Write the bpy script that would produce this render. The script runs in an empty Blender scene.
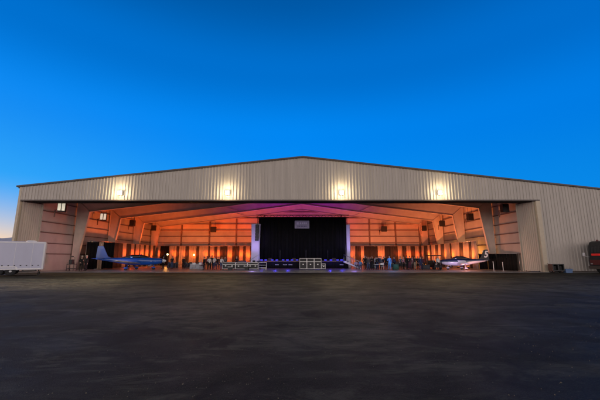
import bpy, bmesh, math, random
from mathutils import Vector, Matrix
random.seed(7)
SC = bpy.context.scene
COL = SC.collection
PI = math.pi
R = math.radians
# ------------------------------------------------------------------ camera
PITCH = R(10.0); F = 324.0; CAMZ = 1.65
cam = bpy.data.cameras.new('camera'); cam.sensor_width = 36; cam.lens = F/600*36
cam.clip_end = 20000; cam.clip_start = 0.05
co = bpy.data.objects.new('camera', cam); COL.objects.link(co)
co.location = (0, 0, CAMZ); co.rotation_euler = (PI/2+PITCH, 0, 0)
SC.camera = co
def at(px, Y, py=263.0):
    """photo pixel (600x400) at depth Y -> world X"""
    v = (200-py)/F
    return (px-300)/F*Y/(math.cos(PITCH)-v*math.sin(PITCH))
def zat(py, Y):
    v = (200-py)/F
    return CAMZ + Y*(math.sin(PITCH)+v*math.cos(PITCH))/(math.cos(PITCH)-v*math.sin(PITCH))
# ------------------------------------------------------------------ materials
def mat(name, col, rough=0.6, metal=0.0, var=0.12, scale=3.0, bump=0.0, bscale=40.0, spec=0.5, stretch=(1,1,1), coat=0.0):
    m = bpy.data.materials.new(name); m.use_nodes = True
    nt = m.node_tree; N = nt.nodes; L = nt.links
    b = N['Principled BSDF']
    b.inputs['Roughness'].default_value = rough; b.inputs['Metallic'].default_value = metal
    b.inputs['Specular IOR Level'].default_value = spec
    b.inputs['Coat Weight'].default_value = coat
    tc = N.new('ShaderNodeTexCoord'); mp = N.new('ShaderNodeMapping'); mp.inputs['Scale'].default_value = stretch
    L.new(tc.outputs['Object'], mp.inputs['Vector'])
    nz = N.new('ShaderNodeTexNoise'); nz.inputs['Scale'].default_value = scale; nz.inputs['Detail'].default_value = 6
    L.new(mp.outputs['Vector'], nz.inputs['Vector'])
    mx = N.new('ShaderNodeMix'); mx.data_type = 'RGBA'
    mx.inputs[6].default_value = (*[c*(1-var*1.6) for c in col], 1)
    mx.inputs[7].default_value = (*[min(1, c*(1+var*1.6)) for c in col], 1)
    L.new(nz.outputs['Fac'], mx.inputs[0]); L.new(mx.outputs[2], b.inputs['Base Color'])
    if bump > 0:
        n2 = N.new('ShaderNodeTexNoise'); n2.inputs['Scale'].default_value = bscale; n2.inputs['Detail'].default_value = 4
        L.new(mp.outputs['Vector'], n2.inputs['Vector'])
        bp = N.new('ShaderNodeBump'); bp.inputs['Strength'].default_value = bump; bp.inputs['Distance'].default_value = 0.02
        L.new(n2.outputs['Fac'], bp.inputs['Height']); L.new(bp.outputs['Normal'], b.inputs['Normal'])
    return m
def emis(name, col, strength):
    m = bpy.data.materials.new(name); m.use_nodes = True
    b = m.node_tree.nodes['Principled BSDF']
    b.inputs['Base Color'].default_value = (*[min(1, c) for c in col], 1)
    b.inputs['Emission Color'].default_value = (*col, 1); b.inputs['Emission Strength'].default_value = strength
    return m
M = {}
M['facade'] = mat('painted_ribbed_steel', (.50, .45, .40), .5, 0, .15, 1.6, 0, stretch=(1, 1, .07))
M['trim'] = mat('dark_trim', (.075, .055, .045), .5, 0, .1)
M['jamb'] = mat('pale_trim', (.55, .46, .34), .5, 0, .1)
M['leaf'] = mat('door_steel', (.47, .405, .33), .55, 0, .14, 1.2, stretch=(1, 1, .15))
M['liner'] = mat('liner_panel', (.50, .43, .36), .6, 0, .16, .7, stretch=(1, 1, .6))
M['girt'] = mat('girt_steel', (.16, .10, .08), .6, 0, .1)
M['frame'] = mat('primer_steel', (.58, .49, .41), .55, 0, .14, 1.0)
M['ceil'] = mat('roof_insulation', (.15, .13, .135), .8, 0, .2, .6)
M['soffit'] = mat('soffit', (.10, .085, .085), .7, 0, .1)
M['concrete'] = mat('polished_concrete', (.30, .29, .29), .32, 0, .2, .5)
M['charcoal'] = mat('charcoal_unlit_drape', (.026, .020, .019), .85, 0, .2, 2)
M['taupe'] = mat('taupe_unlit_drape', (.055, .038, .028), .85, 0, .2, 2)
M['black'] = mat('black_fabric', (.006, .006, .0065), .9, 0, .2, 2, spec=.2)
M['ivory'] = mat('ivory_lit_drape', (.50, .36, .24), .8, 0, .12, 2)
M['whitefab'] = mat('white_stretch_fabric', (.62, .60, .66), .7, 0, .06, 1)
M['blackp'] = mat('black_powder_coat', (.015, .015, .016), .45, 0, .2)
M['steel'] = mat('galvanised', (.45, .45, .46), .4, .7, .12)
M['alu'] = mat('aluminium_edge', (.78, .76, .76), .45, .1, .1)
M['caseblack'] = mat('laminate_black', (.007, .007, .009), .5, 0, .2)
M['rubber'] = mat('rubber', (.016, .016, .017), .8, 0, .2)
M['white'] = mat('white_paint', (.72, .71, .72), .35, 0, .06, 1.5)
M['trailer'] = mat('trailer_panel', (.56, .56, .68), .4, 0, .10, .8, stretch=(1, 1, .4))
M['blue'] = mat('blue_gloss', (.006, .075, .36), .22, 0, .06, coat=.5)
M['navy'] = mat('navy_gloss', (.012, .022, .075), .22, 0, .08, coat=.5)
M['lav'] = mat('pearl_white', (.66, .60, .70), .3, 0, .05, coat=.4)
M['glass'] = mat('tinted_glass', (.012, .014, .018), .06, 0, .05, spec=.6)
M['redp'] = mat('red_paint', (.10, .012, .010), .4, 0, .15)
M['redlens'] = emis('red_marker', (.8, .02, .015), .10)
M['bluelens'] = emis('blue_led', (.06, .05, .9), 1.1)
M['purplelens'] = emis('violet_led', (.75, .45, 1), 1.6)
M['warmlens'] = emis('warm_lamp', (1, .58, .20), 14)
M['packlens'] = emis('wall_pack_lens', (1, .84, .5), 60)
M['amberlens'] = emis('amber_led', (1, .30, .03), 5)
M['wood'] = mat('wood_brown', (.18, .10, .06), .6, 0, .2, 5)
M['linen'] = mat('grey_linen', (.42, .43, .48), .85, 0, .1)
M['darklinen'] = mat('dark_linen', (.05, .05, .06), .85, 0, .1)
M['bluebin'] = mat('blue_plastic', (.09, .17, .34), .5, 0, .1)
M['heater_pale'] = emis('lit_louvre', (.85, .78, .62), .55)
M['heater_black'] = mat('heater_casing', (.02, .018, .018), .6, 0, .2)
M['sign'] = mat('sign_panel', (.42, .40, .52), .5, 0, .12, 6)
M['signmark'] = mat('sign_mark', (.72, .68, .82), .5, 0, .05)
M['signdark'] = mat('sign_ink', (.12, .10, .22), .5, 0, .05)
M['greenfab'] = mat('green_cloth', (.03, .09, .06), .8, 0, .2)
# ------------------------------------------------------------------ mesh helpers
def nb(): return bmesh.new()
def box(bm, x0, x1, y0, y1, z0, z1, mtx=None, mi=0):
    vs = [Vector((x, y, z)) for x in (x0, x1) for y in (y0, y1) for z in (z0, z1)]
    if mtx is not None: vs = [mtx @ v for v in vs]
    v = [bm.verts.new(p) for p in vs]
    for f in ((0,1,3,2),(4,6,7,5),(0,4,5,1),(2,3,7,6),(0,2,6,4),(1,5,7,3)):
        fc = bm.faces.new([v[i] for i in f]); fc.material_index = mi
def rbox(bm, x0, x1, y0, y1, z0, z1, r=.03, mtx=None):
    b2 = bmesh.new(); box(b2, x0, x1, y0, y1, z0, z1)
    bmesh.ops.bevel(b2, geom=b2.edges[:]+b2.verts[:], offset=r, segments=2, affect='EDGES')
    merge(bm, b2, mtx)
def merge(bm, b2, mtx=None, mi=None):
    mp = {}
    for v in b2.verts: mp[v] = bm.verts.new(mtx @ v.co if mtx is not None else v.co)
    for f in b2.faces:
        try:
            nf = bm.faces.new([mp[v] for v in f.verts]); nf.smooth = f.smooth
            nf.material_index = f.material_index if mi is None else mi
        except ValueError: pass
    b2.free()
def ring(bm, c, u, v, ru, rv, n):
    return [bm.verts.new(c+u*(ru*math.cos(2*PI*i/n))+v*(rv*math.sin(2*PI*i/n))) for i in range(n)]
def skin_rings(bm, rings, caps=True, smooth=True):
    n = len(rings[0])
    for a, b in zip(rings, rings[1:]):
        for i in range(n):
            f = bm.faces.new((a[i], a[(i+1)%n], b[(i+1)%n], b[i])); f.smooth = smooth
    if caps:
        bm.faces.new(rings[0][::-1]); bm.faces.new(rings[-1])
def tube(bm, pts, rad, n=8, caps=True):
    pts = [Vector(p) for p in pts]
    if not hasattr(rad, '__len__'): rad = [rad]*len(pts)
    rs = []
    for i, p in enumerate(pts):
        d = (pts[min(i+1, len(pts)-1)]-pts[max(i-1, 0)]).normalized()
        a = Vector((0,0,1)) if abs(d.z) < .9 else Vector((1,0,0))
        u = d.cross(a).normalized(); w = d.cross(u).normalized()
        rs.append(ring(bm, p, u, w, rad[i], rad[i], n))
    skin_rings(bm, rs, caps)
def lathe(bm, prof, n=16, c=(0,0,0), axis='Z'):
    c = Vector(c)
    A = {'Z': (Vector((1,0,0)), Vector((0,1,0)), Vector((0,0,1))), 'X': (Vector((0,1,0)), Vector((0,0,1)), Vector((1,0,0))),
         'Y': (Vector((0,0,1)), Vector((1,0,0)), Vector((0,1,0)))}[axis]
    rs = [ring(bm, c+A[2]*h, A[0], A[1], max(r, .0005), max(r, .0005), n) for r, h in prof]
    skin_rings(bm, rs)
def prism(bm, poly, d0, d1, axis='Y', mi=0):
    """poly (a,b) extruded between d0,d1; axis Y: (x,z); axis X: (y,z); axis Z: (x,y)"""
    def P(a, b, d): return {'Y': (a, d, b), 'X': (d, a, b), 'Z': (a, b, d)}[axis]
    A = [bm.verts.new(P(a, b, d0)) for a, b in poly]; B = [bm.verts.new(P(a, b, d1)) for a, b in poly]
    n = len(poly); fs = [bm.faces.new(A), bm.faces.new(B[::-1])]
    for i in range(n): fs.append(bm.faces.new((A[i], B[i], B[(i+1)%n], A[(i+1)%n])))
    for f in fs: f.material_index = mi
def beam(bm, a, b, w, h):
    """box beam from a to b"""
    a, b = Vector(a), Vector(b); d = b-a; L = d.length
    q = d.to_track_quat('X', 'Z').to_matrix().to_4x4()
    box(bm, 0, L, -w/2, w/2, -h/2, h/2, Matrix.Translation(a) @ q)
def obj(name, bm, m, parent=None, smooth=False):
    me = bpy.data.meshes.new(name)
    bmesh.ops.recalc_face_normals(bm, faces=bm.faces[:])
    bm.to_mesh(me); bm.free()
    for mm in (m if isinstance(m, (list, tuple)) else [m]): me.materials.append(mm)
    if smooth:
        for p in me.polygons: p.use_smooth = True
    o = bpy.data.objects.new(name, me); COL.objects.link(o)
    if parent: o.parent = parent
    return o
def boxes(name, m, parent, *bs):
    for a in bs:
        b_ = nb(); box(b_, *a); obj(name, b_, m, parent)
def tag(o, label, cat, group=None):
    o['label'] = label; o['category'] = cat
    if group: o['group'] = group
    return o
def thing(name, label, cat, loc=(0,0,0), rz=0, group=None):
    o = bpy.data.objects.new(name, None); COL.objects.link(o)
    o.empty_display_size = .2
    o.location = loc; o.rotation_euler = (0,0,rz)
    return tag(o, label, cat, group)
def struct(name, bm, m):
    o = obj(name, bm, m); o['kind'] = 'structure'; return o
KIDS = {}
def copy_tree(o, parent=None):
    c = o.copy(); COL.objects.link(c)
    if parent: c.parent = parent
    for ch in [x for x in COL.objects if x.parent == o and x is not c]: copy_tree(ch, c)
    return c
def light(kind, loc, energy, col, parent=None, size=.1, aim=None, spot=60, blend=.8, name='lamp'):
    l = bpy.data.lights.new(name, kind); l.energy = energy; l.color = col
    if kind in ('POINT', 'SPOT'): l.shadow_soft_size = size
    if kind == 'SPOT': l.spot_size = R(spot); l.spot_blend = blend
    o = bpy.data.objects.new(name, l); COL.objects.link(o); o.location = loc
    if aim is not None:
        o.rotation_euler = (Vector(aim)-Vector(loc)).to_track_quat('-Z', 'Y').to_euler()
    if parent: o.parent = parent
    return o
# ------------------------------------------------------------------ world
W = bpy.data.worlds.new('World'); SC.world = W; W.use_nodes = True
nt = W.node_tree; N = nt.nodes; L = nt.links
bg = N['Background']; bg.inputs['Strength'].default_value = 0.1
GLOW_AZ = R(-60); SUN_AZ = R(-78)          # left of the view direction, behind the hangar
sky = N.new('ShaderNodeTexSky'); sky.sky_type = 'NISHITA'; sky.sun_disc = False
sky.sun_elevation = R(6.5); sky.sun_rotation = SUN_AZ; sky.ozone_density = 6; sky.dust_density = .6
hs = N.new('ShaderNodeHueSaturation'); hs.inputs['Saturation'].default_value = 1.7
L.new(sky.outputs[0], hs.inputs['Color'])
tc = N.new('ShaderNodeTexCoord'); sx = N.new('ShaderNodeSeparateXYZ'); L.new(tc.outputs['Generated'], sx.inputs[0])
def math_n(op, a, b=None, clamp=False):
    n = N.new('ShaderNodeMath'); n.operation = op; n.use_clamp = clamp
    for i, v in enumerate((a, b)):
        if v is None: continue
        if isinstance(v, (int, float)): n.inputs[i].default_value = v
        else: L.new(v, n.inputs[i])
    return n.outputs[0]
def ramp(fac, stops):
    r = N.new('ShaderNodeValToRGB'); e = r.color_ramp.elements
    r.color_ramp.interpolation = 'EASE'
    while len(e) < len(stops): e.new(.5)
    for el, (p, c) in zip(e, stops): el.position = p; el.color = (*c, 1)
    L.new(fac, r.inputs[0]); return r.outputs[0]
zf = math_n('MAXIMUM', sx.outputs['Z'], 0.0)
west = ramp(zf, [(0, (.02, .30, .80)), (.14, (.004, .33, 1.0)), (.36, (0, .255, .95)), (.52, (0, .17, .66)), (.68, (0, .10, .395)), (.82, (.03, .04, .07)), (1, (.035, .035, .042))])
east = ramp(zf, [(0, (2.2, 1.92, 1.84)), (.18, (2.5, 2.18, 2.08)), (.30, (1.3, 1.14, 1.12)), (.42, (.10, .10, .12)), (1, (.035, .035, .042))])  # low band behind the camera brightened to light the facade
yb = math_n('ADD', math_n('MULTIPLY', sx.outputs['Y'], 1.3), .5, True)
mx = N.new('ShaderNodeMix'); mx.data_type = 'RGBA'
L.new(yb, mx.inputs[0]); L.new(east, mx.inputs[6]); L.new(west, mx.inputs[7])
dot = math_n('ADD', math_n('MULTIPLY', sx.outputs['X'], math.sin(GLOW_AZ)), math_n('MULTIPLY', sx.outputs['Y'], math.cos(GLOW_AZ)))
def glow(lo, k, zs):
    az = math_n('POWER', math_n('MAXIMUM', dot, 0.0), k)
    el = math_n('SUBTRACT', 1.0, math_n('MULTIPLY', zf, 1.0/zs), True)
    el = math_n('MULTIPLY', el, el)
    return math_n('MULTIPLY', math_n('MULTIPLY', az, el), lo)
def over(base, fac, col):
    m_ = N.new('ShaderNodeMix'); m_.data_type = 'RGBA'
    L.new(fac, m_.inputs[0]); L.new(base, m_.inputs[6]); m_.inputs[7].default_value = (*col, 1); return m_.outputs[2]
c = over(mx.outputs[2], glow(.95, 5.0, .55), (.10, .55, 1.0))
c = over(c, glow(2.1, 7.0, .20), (.97, .72, .52))
c = over(c, glow(.7, 8.0, .09), (1.0, .55, .30))
c = over(c, math_n('MULTIPLY', math_n('MAXIMUM', sx.outputs['X'], 0.0), math_n('MULTIPLY', yb, .55)), (0, .13, .58))
vm = N.new('ShaderNodeVectorMath'); vm.operation = 'SCALE'; L.new(c, vm.inputs[0]); vm.inputs['Scale'].default_value = 10
mm = N.new('ShaderNodeMix'); mm.data_type = 'RGBA'; mm.inputs[0].default_value = .08
L.new(vm.outputs[0], mm.inputs[6]); L.new(hs.outputs[0], mm.inputs[7])
L.new(mm.outputs[2], bg.inputs['Color'])
sl = bpy.data.lights.new('sun', 'SUN'); sl.energy = 2.6; sl.angle = R(4); sl.color = (1, .62, .36)
so = bpy.data.objects.new('sun', sl); COL.objects.link(so)
sd = Vector((math.sin(SUN_AZ)*math.cos(R(6.5)), math.cos(SUN_AZ)*math.cos(R(6.5)), math.sin(R(6.5))))
so.rotation_euler = (-sd).to_track_quat('-Z', 'Y').to_euler(); so.location = sd*50
# ------------------------------------------------------------------ ground
def ground_mat():
    m = bpy.data.materials.new('asphalt'); m.use_nodes = True
    nt = m.node_tree; N = nt.nodes; L = nt.links; b = N['Principled BSDF']
    b.inputs['Specular IOR Level'].default_value = .15
    tc = N.new('ShaderNodeTexCoord')
    def noise(scale, detail, stretch=(1,1,1), rough=.55):
        mp = N.new('ShaderNodeMapping'); mp.inputs['Scale'].default_value = stretch; L.new(tc.outputs['Object'], mp.inputs['Vector'])
        n = N.new('ShaderNodeTexNoise'); n.inputs['Scale'].default_value = scale; n.inputs['Detail'].default_value = detail
        n.inputs['Roughness'].default_value = rough; n.inputs['Distortion'].default_value = .6
        L.new(mp.outputs[0], n.inputs['Vector']); return n.outputs['Fac']
    def rmp(f, a, b_):
        r = N.new('ShaderNodeMapRange'); r.inputs['From Min'].default_value = a; r.inputs['From Max'].default_value = b_
        L.new(f, r.inputs['Value']); return r.outputs[0]
    def mix(f, a, b_, blend='MIX'):
        x = N.new('ShaderNodeMix'); x.data_type = 'RGBA'; x.blend_type = blend
        for i, v in ((0, f), (6, a), (7, b_)):
            if isinstance(v, float): x.inputs[i].default_value = v
            elif isinstance(v, tuple): x.inputs[i].default_value = (*v, 1)
            else: L.new(v, x.inputs[i])
        return x.outputs[2]
    def mul(a, b_):
        x = N.new('ShaderNodeMath'); x.operation = 'MULTIPLY'
        for i, v in enumerate((a, b_)):
            if isinstance(v, (float, int)): x.inputs[i].default_value = v
            else: L.new(v, x.inputs[i])
        return x.outputs[0]
    c = mix(noise(.10, 5, (1, 1.2, 1)), (.0050, .0045, .0029), (.0135, .0120, .0080))
    # fine aggregate
    c = mix(.5, c, mix(rmp(noise(26, 5, (1, 1, 1), .75), .38, .66), (.0015, .0014, .001), (.032, .029, .019)))
    c = mix(mul(rmp(noise(70, 2), .60, .66), .7), c, (.085, .078, .055))
    # paving lanes: each strip laid a little lighter or darker, with a sealed joint between
    spl = N.new('ShaderNodeSeparateXYZ'); L.new(tc.outputs['Object'], spl.inputs[0])
    def m1(op, a, b_=0.0):
        x = N.new('ShaderNodeMath'); x.operation = op
        for k, v in enumerate((a, b_)):
            if isinstance(v, (float, int)): x.inputs[k].default_value = v
            else: L.new(v, x.inputs[k])
        return x.outputs[0]
    wob = m1('MULTIPLY', noise(.35, 3), .35)
    lane = m1('DIVIDE', m1('ADD', spl.outputs['Y'], wob), 4.3)
    wn = N.new('ShaderNodeTexWhiteNoise'); wn.noise_dimensions = '1D'; L.new(m1('FLOOR', lane), wn.inputs['W'])
    c = mix(mul(wn.outputs['Value'], .45), c, (.030, .027, .019))
    # scuffs, dust and dried puddle marks
    c = mix(mul(rmp(noise(.16, 9, (.55, 1.1, 1), .66), .49, .56), .85), c, mix(rmp(noise(3.5, 7, (.45, 1.2, 1), .75), .38, .62), (.014, .013, .009), (.105, .096, .066)))
    c = mix(mul(rmp(noise(.7, 9, (.5, 1.5, 1), .72), .54, .61), .75), c, (.085, .078, .055))
    c = mix(mul(rmp(noise(2.6, 6, (.6, 1.2, 1), .7), .60, .70), .5), c, (.055, .050, .036))
    c = mix(mul(rmp(noise(.45, 5, (1, 1, 1), .6), .55, .60), .85), c, (.0035, .0033, .0027))
    fr = m1('FRACT', lane)
    c = mix(mul(rmp(m1('ABSOLUTE', m1('SUBTRACT', fr, .5)), .488, .496), .6), c, (.003, .003, .0025))
    # cracks
    vo = N.new('ShaderNodeTexVoronoi'); vo.feature = 'DISTANCE_TO_EDGE'; vo.inputs['Scale'].default_value = .16
    mpv = N.new('ShaderNodeMapping'); L.new(tc.outputs['Object'], mpv.inputs['Vector'])
    nw = N.new('ShaderNodeTexNoise'); nw.inputs['Scale'].default_value = .9; nw.inputs['Detail'].default_value = 5
    L.new(tc.outputs['Object'], nw.inputs['Vector'])
    vv = N.new('ShaderNodeVectorMath'); vv.operation = 'MULTIPLY_ADD'; L.new(nw.outputs['Color'], vv.inputs[0]); vv.inputs[1].default_value = (1.6, 1.6, 0)
    L.new(tc.outputs['Object'], vv.inputs[2]); L.new(vv.outputs[0], vo.inputs['Vector'])
    cr = rmp(vo.outputs['Distance'], .006, .002)
    c = mix(mul(cr, .35), c, (.005, .005, .005))
    # sunset glow near the trailer, painted in as a pale gravel patch
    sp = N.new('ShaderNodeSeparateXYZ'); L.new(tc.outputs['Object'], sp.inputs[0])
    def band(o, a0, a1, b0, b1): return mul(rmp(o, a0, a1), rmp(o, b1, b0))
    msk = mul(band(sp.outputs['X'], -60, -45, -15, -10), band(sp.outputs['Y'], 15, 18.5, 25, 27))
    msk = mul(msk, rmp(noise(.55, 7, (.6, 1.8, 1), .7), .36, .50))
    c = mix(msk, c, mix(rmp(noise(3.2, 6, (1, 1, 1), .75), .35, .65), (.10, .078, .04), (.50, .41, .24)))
    c = mix(1.0, c, (.72, .80, .80), 'MULTIPLY')
    L.new(c, b.inputs['Base Color'])
    L.new(rmp(noise(.8, 6), -0.9, 1.1), b.inputs['Roughness'])
    n2 = noise(60, 3); bp = N.new('ShaderNodeBump'); bp.inputs['Strength'].default_value = .8; bp.inputs['Distance'].default_value = .012
    L.new(n2, bp.inputs['Height']); L.new(bp.outputs[0], b.inputs['Normal'])
    return m
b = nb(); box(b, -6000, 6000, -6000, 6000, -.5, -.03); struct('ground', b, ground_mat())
b = nb(); rs_ = random.Random(11)
for i in range(2600):
    Y = 2.2+16*rs_.random()**1.6; X = (rs_.random()*2-1)*(Y*1.05+1)
    q = rs_.uniform(.004, .013)*(1.6 if rs_.random() > .96 else 1); a = rs_.random()*6
    top = b.verts.new((X, Y, -.03+q*.9)); base = [b.verts.new((X+q*rs_.uniform(.7, 1.3)*math.cos(a+k*1.57), Y+q*rs_.uniform(.7, 1.3)*math.sin(a+k*1.57), -.032)) for k in range(4)]
    for k in range(4): b.faces.new((base[k], base[(k+1)%4], top))
gv = obj('gravel', b, mat('loose_stone', (.10, .092, .07), .9, 0, .3, 30)); gv['kind'] = 'stuff'; gv['label'] = 'small loose stones scattered over the dark asphalt'; gv['category'] = 'gravel'
# far hills beyond the trailer
b = nb(); random.seed(3); prev = None
pts = []
for i in range(61):
    a = R(-75+i*2.5); h = 110+80*(math.sin(i*.55)*.5+.5)+70*(math.sin(i*1.7+1)*.5+.5)+random.random()*30
    if a > R(-20): h *= .5
    pts.append((a, h))
for lay in range(1):
    r0, r1 = 4200, 5200
    A = [b.verts.new((r0*math.sin(a), r0*math.cos(a), -2)) for a, h in pts]
    B = [b.verts.new(((r0+500)*math.sin(a), (r0+500)*math.cos(a), h)) for a, h in pts]
    C_ = [b.verts.new((r1*math.sin(a), r1*math.cos(a), -2)) for a, h in pts]
    for i in range(60):
        b.faces.new((A[i], A[i+1], B[i+1], B[i])); b.faces.new((B[i], B[i+1], C_[i+1], C_[i]))
struct('hills', b, mat('hill_pale', (.62, .60, .64), .9, 0, .25, .006))  # one pale mottled colour over all the hills
# ------------------------------------------------------------------ hangar
FY = 37.0; BY = 69.0
XL, XR = -32.6, 38.0         # outer front wall
RX, RZ = .36, 13.35
def roofz(x): return RZ-(.1075*(RX-x) if x < RX else .112*(x-RX))
OL, OR = -31.4, 27.25        # opening / inner side walls
HZ = 8.16
hangar = thing('aircraft_hangar', 'wide beige ribbed steel aircraft hangar with low gable roof and open front', 'hangar', (0, FY, 0))
def loc(o):                  # parts are modelled in world coordinates
    o.parent = hangar; o.location = (0, -FY, 0); return o
def part(name, bm, m, smooth=False): return loc(obj(name, bm, m, None, smooth))
def ribbed(bm, x0, x1, zlo, zhi, y=0.0, pitch=.36, depth=.07, mtx=None):
    prof = [(0, 0), (.62, 0), (.69, -depth), (.93, -depth)]
    xs = []
    k = 0; x = x0
    while x < x1-1e-6:
        for f, d in prof:
            xx = x+f*pitch
            if xx < x1: xs.append((xx, d))
        x += pitch
    xs.append((x1, 0))
    if x0 < RX < x1:
        xs.append((RX, 0)); xs = sorted(set(xs))
    vs = []
    for xx, d in xs:
        p0 = Vector((xx, y+d, zlo)); p1 = Vector((xx, y+d, zhi(xx)))
        if mtx is not None: p0 = mtx @ p0; p1 = mtx @ p1
        vs.append((bm.verts.new(p0), bm.verts.new(p1)))
    for a, c_ in zip(vs, vs[1:]): bm.faces.new((a[0], c_[0], c_[1], a[1]))
b = nb()
ribbed(b, XL, OR, HZ, roofz, FY)
wall = part('front_wall', b, M['facade'])
b = nb()
ribbed(b, OR+.5, XR, 0.12, roofz, FY)
# the sheet between jamb top and roof
ribbed(b, OR, OR+.5, HZ, lambda x: roofz(OR+.25), FY)
part('front_wall', b, M['facade'])
b = nb(); box(b, OR+.5, XR, FY-.03, FY+.2, -.03, .12); part('wall_base', b, M['trim'])
b = nb(); box(b, OR+.02, OR+.5, FY-.07, FY+.3, 0, HZ-.02); part('door_jamb', b, M['jamb'])
b = nb(); box(b, XL-.05, XL+.22, FY-.07, FY+.25, 0, roofz(XL)-.05); part('corner_trim', b, M['jamb'])
# rake trim follows the gable; eave at left
b = nb()
beam(b, (XL-.35, FY-.12, roofz(XL-.35)), (RX+.01, FY-.12, RZ), .22, .17)
beam(b, (RX-.01, FY-.121, RZ), (XR+.3, FY-.121, roofz(XR+.3)), .22, .17)
part('rake_trim', b, M['trim'])
# drip edge under the fascia
b = nb(); box(b, XL+.23, OR+.5, FY-.075, FY+.02, HZ-.09, HZ+.05); part('drip_edge', b, M['trim'])
# soffit / door track box
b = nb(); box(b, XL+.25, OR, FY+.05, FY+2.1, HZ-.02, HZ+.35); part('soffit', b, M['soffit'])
for yy in (.5, 1.0, 1.5):
    b = nb(); box(b, OL, OR-.1, FY+yy-.04, FY+yy+.04, HZ-.14, HZ-.021); part('door_track', b, M['blackp'])
# roof sheet with purlins
b = nb()
for (xa, xb) in ((XL-.3, RX), (RX, XR+.3)):
    za, zb = roofz(xa)-.13, roofz(xb)-.13
    prism(b, [(xa, za-.06), (xb, zb-.06), (xb, zb+.12), (xa, za+.12)], FY+.02, BY+.3)
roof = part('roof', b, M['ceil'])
x = OL+1
while x < XR-1:
    boxes('purlin', M['frame'], roof, (x-.04, x+.04, FY+2.2, BY-.1, roofz(x)-.44, roofz(x)-.2)); x += 1.5
# side and back walls (inside faces)
b = nb(); box(b, OL-.15, OL, FY+2.1, BY, -.03, roofz(OL)-.2); lw = part('side_wall', b, M['liner'])
b = nb(); box(b, XL, XL+.1, FY+.26, BY, -.03, roofz(XL)-.2); part('outer_side_wall', b, M['facade'])
b = nb(); box(b, OR-.2, OR, FY+2.1, BY, -.03, roofz(OR)-.2); rw = part('side_wall', b, M['liner'])
b = nb(); box(b, XR-.1, XR, FY+.2, BY, -.03, roofz(XR)-.25); part('outer_side_wall', b, M['facade'])
b = nb(); prism(b, [(OL, -.03), (OR-.2, -.03), (OR-.2, roofz(OR-.2)-.2), (RX, RZ-.2), (OL, roofz(OL)-.2)], BY-.15, BY)
bw = part('back_wall', b, M['liner'])
GZ = [2.05+1.3*k for k in range(6)]
for z in GZ: boxes('girt', M['girt'], lw, (OL-.001, OL+.14, FY+2.2, BY-.2, z-.05, z+.05))
for z in GZ: boxes('girt', M['girt'], rw, (OR-.34, OR-.199, FY+2.2, BY-.2, z-.05, z+.05))
for z in GZ+[GZ[-1]+1.3, GZ[-1]+2.6]:
    xs0, xs1 = OL+.2, OR-.4
    if z > 9: xs0 = RX-(RZ-z-.5)/.1075; xs1 = RX+(RZ-z-.5)/.112
    boxes('girt', M['girt'], bw, (max(xs0, OL+.2), min(xs1, OR-.4), BY-.29, BY-.149, z-.06, z+.06))
for px in (181, 209, 236, 264, 342, 370, 396, 420):
    X = at(px, 68.6, 240); boxes('wall_column', M['girt'], bw, (X-.13, X+.13, BY-.42, BY-.15, 0, roofz(X)-.3))
# rigid frames (web + flanges)
def rigid_frame(Y):
    b = nb()
    xl, xr = OL+.25, OR-.45
    out = [(xl, 0), (xl, roofz(xl)-.5), (-15, roofz(-15)-.5), (RX, RZ-.5), (14, roofz(14)-.5), (xr, roofz(xr)-.5), (xr, 0)]
    inn = [(xl+.55, 0), (xl+1.75, 7.9), (-11, roofz(-11)-2.05), (RX, RZ-1.75), (11, roofz(11)-2.05), (xr-1.75, 8.4), (xr-.55, 0)]
    for i in range(6):
        prism(b, [out[i], out[i+1], inn[i+1], inn[i]], Y-.02, Y+.02)
        for ln in (out, inn):
            a, c_ = ln[i], ln[i+1]
            beam(b, (a[0], Y, a[1]), (c_[0], Y, c_[1]), .34, .035)
    # stiffener plates
    for i in range(1, 6):
        a, c_ = out[i], inn[i]; beam(b, (a[0], Y, a[1]), (c_[0], Y, c_[1]), .26, .03)
    return b
for Y in (45.0, 53.0, 61.0, 68.3):
    part('rigid_frame', rigid_frame(Y), M['frame'])
# X bracing rods on the first bay
# floor
b = nb(); box(b, XL+.2, XR, FY-.25, BY, -.4, 0.0); struct('floor', b, M['concrete'])
# folding door leaves turned back into the opening at both jambs
def folded_door(p0, p1, label):
    p0, p1 = Vector((*p0, 0)), Vector((*p1, 0)); d = p1-p0; Ld = d.length
    t = thing('hangar_door', label, 'door', p0, math.atan2(d.y, d.x), 'hangar doors folded back at both jambs')
    sg = 1 if p1.x > p0.x else -1       # the ribbed face looks into the opening
    b = nb(); ribbed(b, .06, Ld-.06, .06, lambda x_: HZ-.17, 0, .21, .04*(-sg)); obj('door_leaf', b, M['leaf'], t)
    b = nb(); box(b, .06, Ld-.06, .05*sg if sg > 0 else -.12, .12*sg if sg > 0 else -.05, .08, HZ-.2); obj('leaf_frame', b, M['girt'], t)
    boxes('edge_post', M['leaf'], t, (-.02, .059, -.13, .13, .03, HZ-.15), (Ld-.059, Ld+.02, -.13, .13, .03, HZ-.15))
    b = nb(); box(b, .06, Ld-.06, -.07, .07, HZ-.169, HZ-.10); obj('top_rail', b, M['trim'], t)
    for xx in (.3, Ld-.3):
        b = nb(); lathe(b, [(.06, -.03), (.06, .03)], 12, (xx, 0, .06), 'Y'); obj('roller', b, M['blackp'], t)
folded_door((XL+.35, FY+.2), (OL+.02, FY+2.1), 'corrugated door leaf folded back at the left corner, behind the white trailer')
folded_door((OR-.08, FY+.2), (26.42, FY+2.1), 'corrugated door leaf folded back at the right jamb, beside the black drape')
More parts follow.
